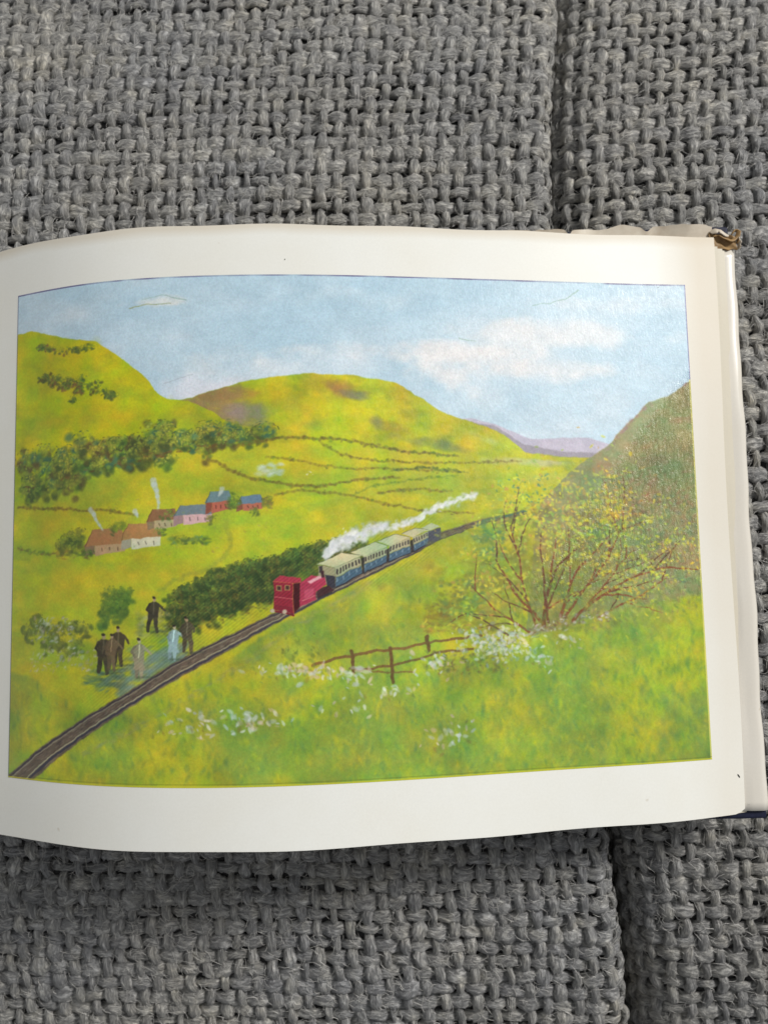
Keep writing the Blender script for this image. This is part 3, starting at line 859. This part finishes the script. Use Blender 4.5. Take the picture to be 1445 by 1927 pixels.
dabs(260, box(1170, 930, 1330, 1110), (4, 10), [col(96, 118, 90), col(108, 128, 84), col(138, 100, 68)], 0.5, 0.6, (0, 1), 0.2, rh)
# hedge bank behind the line
bush = [(330, 1150), (370, 1120), (420, 1098), (470, 1080), (530, 1062), (590, 1042), (640, 1038), (700, 1040)]
for t in np.linspace(0, 1, 60):
    for lv in (0, 1, 2):
        bx_ = 335 + t * 350 + prg.normal(0, 5)
        y0_ = float(np.interp(bx_, [330, 420, 520, 590, 650, 700], [1128, 1088, 1062, 1042, 1034, 1038])); y1_ = float(np.interp(bx_, [330, 420, 520, 700], [1185, 1155, 1118, 1048]))
        if lv == 2 and y1_ - y0_ < 30: continue
        clump(bx_, y0_ + (y1_ - y0_) * (lv * 0.42) + prg.normal(0, 3), prg.uniform(17, 26), prg.uniform(14, 21), col(58, 76, 34), [col(84, 104, 40), col(96, 112, 40), col(104, 98, 38)][prg.integers(3)], [col(122, 134, 44), col(108, 126, 50), col(134, 128, 44)][prg.integers(3)], 20)
dabs(80, along([(340, 1190), (430, 1165), (510, 1140)], 5), (3, 8), [col(130, 110, 40), col(150, 160, 50)], 0.6, 0.5)
for _ in range(16): clump(prg.uniform(180, 240), prg.uniform(1120, 1165), 22, 20, col(92, 116, 44), col(118, 138, 44), col(140, 152, 50), 16)
for _ in range(22): clump(prg.uniform(55, 175), prg.uniform(1165, 1230), 22, 15, col(100, 110, 44), col(134, 140, 48), col(156, 156, 54), 14)
for bx in ((60, 1160, 140, 1205), (60, 1215, 190, 1260)):
    dabs(80, box(*bx), (3, 7.5), [col(216, 214, 204), col(170, 178, 160), col(196, 172, 150)], 0.55, 0.5, (-0.5, 0.5), 0.4)
# foreground meadow
fg = below([(0, 1290), (40, 1290), (200, 1330), (330, 1300), (450, 1230), (560, 1165), (640, 1125), (740, 1080), (830, 1030), (930, 985), (1040, 965), (1130, 1010), (1345, 1060)], 6)
over(fg * 0.0, lime)
fg2 = below([(0, 1260), (60, 1270), (180, 1350), (420, 1250), (545, 1170), (640, 1125), (830, 1030), (900, 1100), (1000, 1200), (1140, 1155), (1345, 1110)], 5)
over(fg2, col(172, 178, 50))
gn = vnoise(CW, CH, 120, prg, 5, 130)
over(fg2 * sstep(gn, 0.42, 0.72) * 0.55, col(130, 156, 60)); over(fg2 * sstep(1 - gn, 0.42, 0.72) * 0.6, col(212, 202, 28))
over(fg2 * sstep(fn, 0.54, 0.7) * 0.5, col(142, 164, 50))
dabs(3400, box(20, 1120, 1345, 1490), (6, 17), [gold, lime, col(172, 182, 50), col(120, 150, 58), col(98, 138, 74), col(190, 192, 40), col(146, 160, 50)], 0.40, 0.42, (1.5, 0.5), 0.15, fg2)
dabs(360, box(620, 1230, 1345, 1480), (8, 22), [col(98, 140, 76), col(116, 152, 66)], 0.38, 0.3, (1.5, 0.3), 0.1, fg2 * sstep(fn2, 0.45, 0.6))
dabs(460, box(900, 1180, 1345, 1430), (8, 20), [col(104, 142, 68), col(126, 158, 58), col(160, 172, 50)], 0.30, 0.35, (1.45, 0.3), 0.1, fg2)
dabs(120, box(1200, 1280, 1345, 1440), (10, 26), [col(96, 134, 74), col(140, 150, 60)], 0.3, 0.5, (1.5, 0.4), 0.05, fg2)
dabs(90, box(560, 1040, 800, 1180), (14, 36), [col(150, 168, 54), gold], 0.25, 0.5, (-0.4, 0.4), 0.05)
# ground colour beside the track
dabs(150, along([(160, 1420), (330, 1330), (480, 1240), (560, 1180), (700, 1100)], 5), (5, 13), [col(160, 160, 96), col(126, 150, 96), col(176, 170, 80)], 0.35, 0.4, (-0.5, 0.1))
# blue-green shade where the walkers stand
dabs(70, box(165, 1262, 240, 1290), (7, 16), [col(84, 112, 80), col(104, 132, 104)], 0.5, 0.35, (0, 0.2))
dabs(150, along([(225, 1290), (290, 1250), (350, 1228)], 18), (9, 20), [col(112, 140, 138), col(126, 150, 140), col(98, 124, 120)], 0.5, 0.4, (-0.4, 0.2))
dabs(50, box(262, 1150, 320, 1200), (6, 14), [col(190, 184, 120), col(150, 150, 80), col(104, 108, 56)], 0.5, 0.5)
dabs(60, box(190, 1240, 330, 1300), (7, 18), [col(96, 132, 122), col(112, 144, 128), col(130, 140, 80)], 0.5, 0.4, (-0.5, 0.2))
# railway line
up = [(16, 1458), (70, 1412), (120, 1376), (175, 1341), (243, 1302), (335, 1246), (420, 1203), (515, 1158), (600, 1116), (700, 1068), (830, 1003), (900, 980), (985, 962)]
lo = [(60, 1472), (105, 1430), (150, 1396), (200, 1362), (262, 1321), (350, 1272), (436, 1224), (545, 1164), (620, 1124), (720, 1076), (832, 1016), (902, 987), (985, 967)]
poly(up + lo[::-1], col(106, 92, 76), 1.0, 1.5)
for _ in range(900):
    i = prg.uniform(0, 11.0); k = int(i); f = i - k; s_ = prg.random()
    a = np.array(up[k]) * (1 - f) + np.array(up[k + 1]) * f; b = np.array(lo[k]) * (1 - f) + np.array(lo[k + 1]) * f
    p = a * (1 - s_) + b * s_; w = np.hypot(*(a - b))
    x, y = P(*p); dab(float(x), float(y), 0.16 * w + 2, 1.3, -0.56, col(*[(92, 74, 60), (136, 116, 98), (70, 60, 58), (150, 136, 110)][prg.integers(4)]), 0.5)
stroke([(a + 3, b + 2) for a, b in up], 3.2, 1.0, col(58, 54, 64), 0.9); stroke([(a + 6, b + 4) for a, b in up[:9]], 1.6, 0.8, col(176, 168, 140), 0.8)
mid = [(a * 0.3 + c * 0.7, b * 0.3 + d * 0.7) for (a, b), (c, d) in zip(up, lo)]
stroke(mid[:11], 2.2, 0.9, col(196, 192, 150), 0.85); stroke([(a + 4, b + 2) for a, b in mid], 4.5, 1.0, col(56, 56, 72), 0.9)
stroke([(900, 986), (940, 974), (990, 963)], 5, 3, col(74, 116, 90), 0.8, 1.5, 1)
# simple figures at the lineside
def figure(x, y, h, c, c2, lean=0.0, stride=0.12, skirt=False, reach=0.0):
    """a generic walker in loose strokes, feet at (x, y)"""
    hx_, hy_ = x + lean * h * .35, y - h * .48; sx_, sy_ = x + lean * h * .75, y - h * .80
    for k in (-1, 1):
        stroke([(x + k * h * stride, y + (k > 0) * 2), (x + k * h * stride * .7, y - h * .24), (hx_ + k * h * .05, hy_)], h * .085, h * .15, c * (0.9 if k < 0 else 1.1), 0.9, 1.2)
    if skirt: poly([(hx_ - h * .07, hy_ - h * .06), (hx_ + h * .08, hy_ - h * .06), (hx_ + h * .17, y - h * .16), (hx_ - h * .16, y - h * .18)], c * 1.05, 0.9, 1.2)
    poly([(sx_ - h * .16, sy_ + h * .04), (sx_ - h * .05, sy_ - h * .04), (sx_ + h * .07, sy_ - h * .04), (sx_ + h * .17, sy_ + h * .05), (hx_ + h * .14, hy_ + h * .10), (hx_ - h * .15, hy_ + h * .08)], c, 0.95, 1.2)
    stroke([(sx_ - h * .12, sy_ + h * .04), (sx_ - h * .19, sy_ + h * .18), (sx_ - h * .10, sy_ + h * .30)], h * .075, h * .05, c * .85, 0.9, 1)
    stroke([(sx_ + h * .12, sy_ + h * .04), (sx_ + h * (.20 + reach * .4), sy_ + h * .16), (sx_ + h * (.20 + reach), sy_ + h * .24)], h * .075, h * .05, c * 1.1, 0.9, 1)
    stroke([(sx_, sy_), (hx_, hy_)], h * .035, h * .03, c * 1.7 + 0.05, 0.6, 1.5)
    X, Y = P(sx_ + lean * h * .2, sy_ - h * .10); X, Y = float(X), float(Y)
    dab(X, Y, h * .066, h * .085, 0, c2, 0.95, 0.5); dab(X - 1, Y - h * .055, h * .065, h * .045, 0.2, col(44, 38, 30), 0.9, 0.5)
    stroke([(x - h * .05, y + 2), (x + h * .45, y + h * .02)], h * .07, h * .03, col(70, 84, 66), 0.45, 3)
sk = col(186, 156, 116)
figure(198, 1264, 74, col(66, 60, 44), sk, 0.02, 0.10, False, .16); figure(226, 1250, 72, col(74, 64, 46), sk, 0.0, 0.09, False, .05)
figure(289, 1188, 66, col(62, 58, 44), sk, 0.05, 0.14, False, .14); figure(264, 1272, 72, col(156, 146, 114), col(206, 190, 150), 0.0, 0.07, True, .12); figure(327, 1240, 64, col(150, 178, 180), col(208, 192, 156), 0.06, 0.08, True, .2)
figure(356, 1228, 66, col(92, 82, 60), sk, -0.03, 0.12, False, 0.0); figure(213, 1258, 66, col(116, 98, 68), sk, 0.02, 0.07, False, .1)
dabs(40, box(185, 1195, 235, 1260), (2, 5), [col(140, 126, 84), col(84, 76, 52)], 0.35, 0.4, (1.3, 0.4)); dabs(26, box(335, 1170, 370, 1222), (2, 5), [col(140, 126, 84), col(100, 92, 70)], 0.35, 0.4, (1.3, 0.4))
# train, in plain blocks: engine red, coaches blue and cream
def q(pts): return [(450 + a / 3.211, 850 + b / 3.211) for a, b in pts]
nb, cr, dk = col(76, 104, 124), col(204, 198, 148), col(46, 42, 48)
def coach(s, r, windows):
    (ax, ay), (bx, by), (cx_, cy_), (dx_, dy_) = s     # top-left, top-right, bottom-right, bottom-left
    poly(q(s), nb); L = lambda t, u: (ax + (bx - ax) * t + (dx_ - ax + (cx_ - bx - dx_ + ax) * t) * u, ay + (by - ay) * t + (dy_ - ay + (cy_ - by - dy_ + ay) * t) * u)
    poly(q([L(0, 0), L(1, 0), L(1, .45), L(0, .45)]), cr * 0.92)
    poly(q(r), cr)
    for k in range(windows):
        t = (k + .25) / windows; poly(q([L(t, .10), L(t + .5 / windows, .10), L(t + .5 / windows, .36), L(t, .36)]), dk, 0.85, 0.6)
        if k % 2 == 0: poly(q([L(t, .56), L(t + .35 / windows, .56), L(t + .35 / windows, .74), L(t, .74)]), col(160, 184, 196), 0.6, 0.7)
    stroke(q([L(0, .47), L(1, .47)]), 1.2, 1.0, col(196, 180, 90), 0.8); stroke(q([L(0, .98), L(1, .98)]), 2.2, 1.6, dk, 0.9); stroke(q([r[0], r[1], r[2]]), 1.0, 0.8, col(70, 80, 70), 0.7)
poly(q([(1140, 490), (1215, 462), (1218, 535), (1142, 575)]), col(78, 82, 92)); poly(q([(1100, 470), (1160, 436), (1215, 455), (1140, 488)]), cr)
coach([(1050, 528), (1142, 492), (1142, 570), (1052, 612)], [(975, 505), (1060, 468), (1142, 480), (1050, 528)], 6)
coach([(905, 580), (1030, 532), (1032, 622), (905, 678)], [(830, 555), (950, 510), (1035, 528), (905, 582)], 7)
coach([(750, 645), (890, 588), (892, 682), (752, 752)], [(670, 622), (820, 560), (895, 582), (750, 648)], 8)
coach([(580, 712), (730, 650), (740, 752), (582, 838)], [(468, 692), (620, 624), (745, 640), (580, 712)], 8)
poly(q([(478, 700), (580, 712), (582, 838), (530, 822), (482, 760)]), col(170, 160, 118)); poly(q([(520, 758), (578, 768), (582, 838), (528, 826)]), col(56, 56, 66)); poly(q([(484, 704), (506, 706), (508, 752), (486, 745)]), dk, 0.85)
for g in ([(735, 660), (752, 655), (752, 748), (740, 752)], [(888, 600), (906, 592), (906, 676), (892, 682)], [(1032, 545), (1050, 538), (1052, 612), (1034, 620)]): poly(q(g), dk, 0.9)
red, redd = col(184, 60, 88), col(150, 40, 58)
poly(q([(470, 850), (540, 820), (575, 850), (480, 900)]), col(70, 40, 44)); poly(q([(375, 800), (440, 756), (515, 772), (524, 815), (470, 858), (375, 862)]), red)
poly(q([(412, 795), (480, 762), (505, 770), (430, 812)]), col(232, 196, 196), 0.8, 1.2); poly(q([(368, 800), (462, 815), (470, 905), (368, 952)]), red * 0.95)
poly(q([(212, 795), (330, 800), (332, 992), (214, 960)]), redd); poly(q([(210, 795), (250, 758), (372, 772), (378, 800), (330, 806)]), col(178, 56, 76))
poly(q([(330, 802), (370, 800), (370, 952), (332, 988)]), col(70, 20, 26))
for wx_ in (228, 280): poly(q([(wx_, 818), (wx_ + 32, 821), (wx_ + 32, 856), (wx_, 852)]), col(206, 176, 90), 0.9); poly(q([(wx_ + 5, 823), (wx_ + 27, 826), (wx_ + 27, 851), (wx_ + 5, 847)]), col(66, 40, 40), 0.95)
poly(q([(214, 930), (332, 956), (332, 992), (214, 962)]), col(120, 34, 48), 0.7); poly(q([(395, 852), (452, 834), (452, 880), (395, 900)]), col(206, 96, 120), 0.6, 1.2)
stroke(q([(386, 912), (462, 880)]), 1.4, 1.2, col(230, 170, 150), 0.7); poly(q([(496, 738), (514, 736), (516, 772), (497, 776)]), col(66, 36, 44), 0.95)
stroke(q([(214, 886), (332, 905)]), 1.4, 1.4, col(216, 120, 120), 0.8); stroke(q([(212, 796), (330, 806), (378, 800)]), 1.2, 1.0, col(208, 130, 70), 0.8); stroke(q([(330, 806), (332, 990)]), 1.2, 1.2, col(208, 130, 70), 0.8)
stroke(q([(200, 965), (330, 1000)]), 3, 3, col(120, 30, 44)); 
for bx in ((208, 970), (278, 980)): X, Y = P(*q([bx])[0]); dab(float(X), float(Y), 5, 5, 0, col(206, 190, 160), 0.95, 0.6)
stroke(q([(480, 900), (560, 862)]), 3, 2.5, col(50, 46, 50), 0.9)
# steam
dabs(420, along(q([(515, 640), (560, 590), (640, 545), (720, 525), (820, 480), (900, 450)]), lambda s: 2.5 + 6 * math.sin(min(1, s * 1.4) * 2.6)), (3, 10), [col(226, 228, 230), col(212, 216, 222), col(190, 198, 196), col(234, 234, 230)], 0.6, 0.7, (-0.4, 0.5), 0.2)
dabs(300, along(q([(900, 478), (1000, 440), (1100, 410), (1180, 350), (1290, 305), (1420, 262)]), 3.6), (3, 8), [col(226, 228, 232), col(206, 212, 214), col(232, 232, 226)], 0.6, 0.6, (-0.5, 0.3), 0.2)
# brown bank at the foot of the shrub
dabs(220, box(800, 1140, 930, 1195), (5, 13), [col(150, 128, 46), col(136, 112, 42), col(168, 146, 46)], 0.5, 0.4, (0, 0.3), 0.2)
dabs(700, lambda: (prg.normal(1010, 95), prg.normal(1090, 52)), (7, 17), [col(150, 152, 48), col(168, 160, 44), col(136, 122, 48), col(176, 172, 50), col(120, 126, 56)], 0.38, 0.7, (0, 1), 0.2)
dabs(260, box(905, 1000, 1090, 1180), (8, 18), [col(158, 156, 50), col(140, 138, 52), col(172, 166, 48), col(128, 132, 58)], 0.42, 0.6, (0, 1), 0.2)
dabs(160, box(1000, 930, 1110, 1040), (6, 13), [col(146, 112, 64), col(134, 122, 60), col(160, 136, 70)], 0.5, 0.6, (0, 1), 0.2)
dabs(110, along([(935, 985), (985, 972), (1040, 955)], 10), (5, 10), [col(150, 122, 60), col(128, 120, 60)], 0.5, 0.5, (-0.3, 0.3))
dabs(300, lambda: (prg.normal(1150, 70), prg.normal(1060, 60)), (6, 14), [col(128, 138, 66), col(140, 140, 60), col(116, 124, 68)], 0.4, 0.7, (0, 1), 0.2)
dabs(120, box(890, 985, 950, 1050), (4, 9), [teal, col(110, 142, 70)], 0.45, 0.6)
dabs(150, box(830, 1090, 910, 1160), (4, 10), [col(104, 130, 70), col(140, 130, 48)], 0.5, 0.6)
# branching shrub, grown at random from a few stems
bark = [col(110, 66, 38), col(134, 74, 38), col(92, 64, 42)]
tips = []
def limb(x, y, ang, L, w, depth):
    n = max(3, int(L / 12)); pts = [(x, y)]
    for i in range(n):
        ang += prg.normal(0, 0.10) ; x += math.cos(ang) * L / n; y -= math.sin(ang) * L / n; pts.append((x, y))
        if depth > 0 and i >= 1 and prg.random() < 0.34:
            limb(x, y, ang + prg.choice([-1, 1]) * prg.uniform(0.3, 0.75), L * prg.uniform(0.35, 0.6), w * 0.6, depth - 1)
    stroke(pts, w, max(0.8, w * 0.35), bark[prg.integers(3)], 0.85, 0.9); tips.append((x, y))
for (x, y, a, L, w) in ((1022, 1178, 1.72, 165, 5.5), (1020, 1176, 2.25, 150, 5), (1008, 1178, 1.85, 190, 4.2), (995, 1190, 2.45, 140, 3.6), (1054, 1160, 1.35, 190, 4.5), (1078, 1168, 0.72, 190, 5), (1062, 1162, 1.0, 200, 4), (1125, 1162, 0.55, 150, 3.6), (1030, 1170, 1.5, 185, 4), (955, 1196, 2.6, 90, 3), (1100, 1150, 0.95, 150, 3)):
    limb(x, y, a, L, w * 1.35, 1)
leafc = [col(226, 216, 60), col(200, 208, 80), col(236, 216, 50), col(160, 182, 72), col(206, 160, 70)]
dabs(360, lambda: (prg.normal(1020, 80), prg.normal(1060, 60)), (3, 6.5), leafc, 0.6, 0.55, (0.5, 1), 0.5)
dabs(950, lambda: (lambda t: (t[0] + prg.normal(0, 24), t[1] + prg.normal(0, 16)))(tips[prg.integers(len(tips))]), (3, 6.5), leafc, 0.72, 0.55, (0.5, 1), 0.5)
dabs(420, lambda: (prg.normal(1150, 60), prg.normal(1040, 50)), (3, 7), [col(170, 180, 84), col(196, 190, 80), col(140, 158, 88)], 0.6, 0.55, (0.5, 1), 0.5)
dabs(620, lambda: (prg.normal(1105, 62), prg.normal(965, 50)), (3, 7), leafc, 0.72, 0.55, (0.5, 1), 0.5)
dabs(60, box(930, 890, 1030, 950), (2.4, 5), [teal, col(96, 140, 90), leafc[3]], 0.8, 0.5, (0.5, 1), 0.5)
# rough growth where the meadow meets the hillside
dabs(260, along([(1110, 1165), (1180, 1150), (1250, 1130), (1345, 1108)], 13), (5, 12), [col(150, 160, 60), col(130, 140, 66), col(158, 136, 74), col(112, 136, 66), col(180, 180, 70)], 0.5, 0.5, (1.3, 0.6), 0.2)
dabs(160, box(905, 1120, 1120, 1190), (5, 12), [col(120, 132, 54), col(150, 150, 54), col(104, 122, 60)], 0.5, 0.5, (1.3, 0.6), 0.2)
# fence
fc = col(132, 98, 44)
stroke([(590, 1254), (640, 1240), (700, 1230), (760, 1222), (830, 1208), (905, 1196)], 5, 4.5, fc, 0.95, 1.2, 0.7)
stroke([(660, 1262), (700, 1262), (770, 1246), (830, 1228), (890, 1222)], 4.5, 4, fc * 0.95, 0.9, 1.2, 0.7)
stroke([(700, 1268), (780, 1266)], 3, 3, fc, 0.7, 1, 0.5)
for a, b, c_ in ((735, 1222, 1286), (803, 1200, 1226), (662, 1230, 1268)): stroke([(a, b), (a + 3, (b + c_) / 2), (a + 4, c_)], 7, 6, fc * 0.85, 0.95, 1.2, 0.6)
# dry wall and blossom
dabs(150, along([(940, 1210), (1000, 1190), (1070, 1168), (1150, 1155)], 7), (3, 7), [col(178, 172, 166), col(120, 124, 96), col(216, 214, 210), col(120, 92, 60)], 0.6, 0.5, (-0.3, 0.6), 0.4)
dabs(150, box(800, 1225, 950, 1270), (3, 8), [col(134, 112, 48), col(110, 124, 56), col(170, 160, 70), col(84, 92, 60)], 0.55, 0.6, (0, 1))
dabs(260, lambda: (prg.normal(935, 36), prg.normal(1212, 17)), (3, 7), [col(222, 222, 206), col(190, 198, 196), col(228, 216, 170), col(150, 170, 150)], 0.7, 0.6, (0.4, 1), 0.5)
dabs(90, box(530, 1195, 600, 1275), (3, 8), [moss, olive, dkg, col(150, 150, 60)], 0.5, 0.5, (1.2, 0.6))
for (cx0, cy0, sx, sy, n) in ((575, 1264, 46, 8, 60), (480, 1358, 34, 12, 46), (355, 1364, 30, 14, 26), (850, 1384, 26, 14, 26), (660, 1270, 20, 10, 22), (1010, 1240, 20, 8, 18), (1070, 1210, 14, 6, 10), (640, 1335, 30, 12, 12), (740, 1300, 30, 8, 16), (820, 1250, 22, 12, 30)):
    dabs(n, (lambda a, b, c_, d: (lambda: (prg.normal(a, c_), prg.normal(b, d))))(cx0, cy0, sx, sy), (3.5, 10), [col(238, 234, 222), col(204, 210, 206), col(190, 200, 190), col(214, 190, 160)], 0.75, 0.5, (0.8, 0.9), 0.5)
    dabs(n // 2, (lambda a, b, c_, d: (lambda: (prg.normal(a, c_), prg.normal(b + 6, d))))(cx0, cy0, sx, sy), (3, 8), [moss, col(104, 120, 56), brown], 0.4, 0.5, (1.3, 0.5))
# a wet brush drags edges about a little
def warp(img_, dx, dy):
    x = np.clip(XX + dx, 0, CW - 1.001); y = np.clip(YY + dy, 0, CH - 1.001)
    xi = x.astype(int); yi = y.astype(int); fx = (x - xi)[..., None]; fy = (y - yi)[..., None]
    return (img_[yi, xi] * (1 - fx) + img_[yi, xi + 1] * fx) * (1 - fy) + (img_[yi + 1, xi] * (1 - fx) + img_[yi + 1, xi + 1] * fx) * fy
C = warp(C, (vnoise(CW, CH, 16, prg, 3) - 0.5) * 4.5, (vnoise(CW, CH, 16, prg, 3) - 0.5) * 4.5)
soft = C.copy()
for sx_, sy_ in ((1, 0), (-1, 0), (0, 1), (0, -1)): soft = soft + np.roll(C, (sx_, sy_), (0, 1))
C = C * 0.6 + soft / 5 * 0.4
# broad uneven washes
wash = vnoise(CW, CH, 70, prg, 4, 60); sat = vnoise(CW, CH, 40, prg, 4, 34)
isgreen = np.clip((C[..., 1] - C[..., 2]) * 4, 0, 1)
C = C * (1.0 - 0.035 * isgreen[..., None] + (wash - 0.5)[..., None] * (0.05 + 0.22 * isgreen[..., None]))
C[..., 0] *= 1 - ((sat - 0.46) * 0.34 + 0.045) * isgreen
C[..., 2] += 0.035 * isgreen
# diagonal engraving lines of the black plate around the railway
hx, hy = P([60, 300, 520, 700, 900], [1440, 1225, 1110, 1045, 985])
dist_ = np.abs(YY - np.interp(np.arange(CW), hx, hy)[None, :])
hm = sstep(62 - dist_ + (wash - 0.5) * 50, 0, 24) * sstep(XX, 120, 240) * (1 - sstep(XX, 790, 840))
hatch = 0.5 + 0.5 * np.sin((XX * 0.62 + YY * 0.78) * 1.2)
lum = C.mean(-1); C = C * (1 - (hm * hatch * np.clip(1.15 - lum * 1.5, 0.05, 0.6))[..., None] * 0.22)
# print texture: canvas weave and dots, and the register lines of the plates
C = C * (1 + (vnoise(CW, CH, 3, prg, 2) - 0.5)[..., None] * 0.10 + (vnoise(CW, CH, 24, prg, 3) - 0.5)[..., None] * 0.07)
C = C + prg.normal(0, 0.010, C.shape)
sky_rows = YY < 250
e = np.minimum(YY + 0.0, 9)
over((YY < 2.2) * 0.75 * np.clip(vnoise(CW, CH, 40, prg, 2) * 1.6, 0, 1), col(92, 84, 126))
over((XX < 2.0) * 0.6, col(104, 104, 130)); over(((XX > CW - 2.6) & (YY < 200)) * 0.7, col(96, 92, 150))
over(((XX > CW - 3.6) & (YY >= 200)) * 0.75, col(222, 214, 120)); over((YY > CH - 4) * 0.7, col(206, 198, 50))
over(((YY > CH - 7) & (YY <= CH - 5.5)) * 0.5, col(100, 100, 30))
C = np.clip(C, 0.0, 1.0)

img = bpy.data.images.new('landscape_print', CW, CH, alpha=False)
buf = np.ones((CH, CW, 4), dtype=np.float32)
# ink on this paper is a little less bright than the colours mixed above
buf[..., :3] = C[::-1]
img.pixels.foreach_set(buf.ravel())
img.update(); img.pack()

m = Mat('printed_ink', rough=0.36, spec=0.45)
uv = m.coord('UV'); ob = m.coord('Object')
tex = m.node('ShaderNodeTexImage'); tex.image = img; tex.extension = 'EXTEND'
m.l.new(uv, tex.inputs[0])
m.colour(tex.outputs[0])
streak = m.noise(m.mapping(ob, (1500, 700, 1), (0, 0, 0.5)), 1.0, 4, 0.7, 0.8)
fine = m.noise(ob, 2400, 2, 0.6)
rl = m.ramp(m.noise(ob, 900, 2), [(0.3, (0.28, 0.28, 0.28)), (0.7, (0.46, 0.46, 0.46))])
m.l.new(rl, m.b.inputs['Roughness'])
b1 = m.bump(streak, 0.45, 0.00007)
# heavier varnish strokes over the dark hillside in the upper right
sepx = m.node('ShaderNodeSeparateXYZ'); m.l.new(uv, sepx.inputs[0])
slope = m.math('ADD', sepx.outputs[0], m.math('MULTIPLY', m.math('SUBTRACT', 0.62, sepx.outputs[1]), 0.55))
area = m.math('MULTIPLY', m.ramp(slope, [(0.86, (0, 0, 0)), (0.90, (1, 1, 1))]), m.ramp(sepx.outputs[1], [(0.28, (0, 0, 0)), (0.42, (1, 1, 1))]))
lim_ = m.ramp(m.math('ADD', sepx.outputs[0], m.math('MULTIPLY', m.math('SUBTRACT', 0.80, sepx.outputs[1]), 0.62)), [(0.975, (0, 0, 0)), (1.0, (1, 1, 1))])
area = m.math('MULTIPLY', area, lim_)
var = m.noise(m.mapping(ob, (1500, 520, 1), (0, 0, -0.45)), 1.0, 3, 0.75, 1.2)
b2 = m.bump(m.math('MULTIPLY', var, area), 1.0, 0.00030, b1)
m.bump(fine, 0.15, 0.00002, b2)
QL, QR, QT, QB = -0.0681556, 0.06144298, 0.05830353, -0.03248262
nu, nv = 150, 90
U, V = np.meshgrid(np.linspace(0, 1, nu), np.linspace(0, 1, nv), indexing='ij')
X = QL + (QR - QL) * U; Y = QB + (QT - QB) * V
pic = link_mesh('printed_picture', np.stack([X, Y, page_z(X, Y) + 0.00003], -1), quads=grid_quads(nu, nv), mat=m.m, parent=page,
                uv=np.stack([U, V], -1).reshape(-1, 2))
pic['label'] = 'colour print of a green valley with a red engine and coaches'
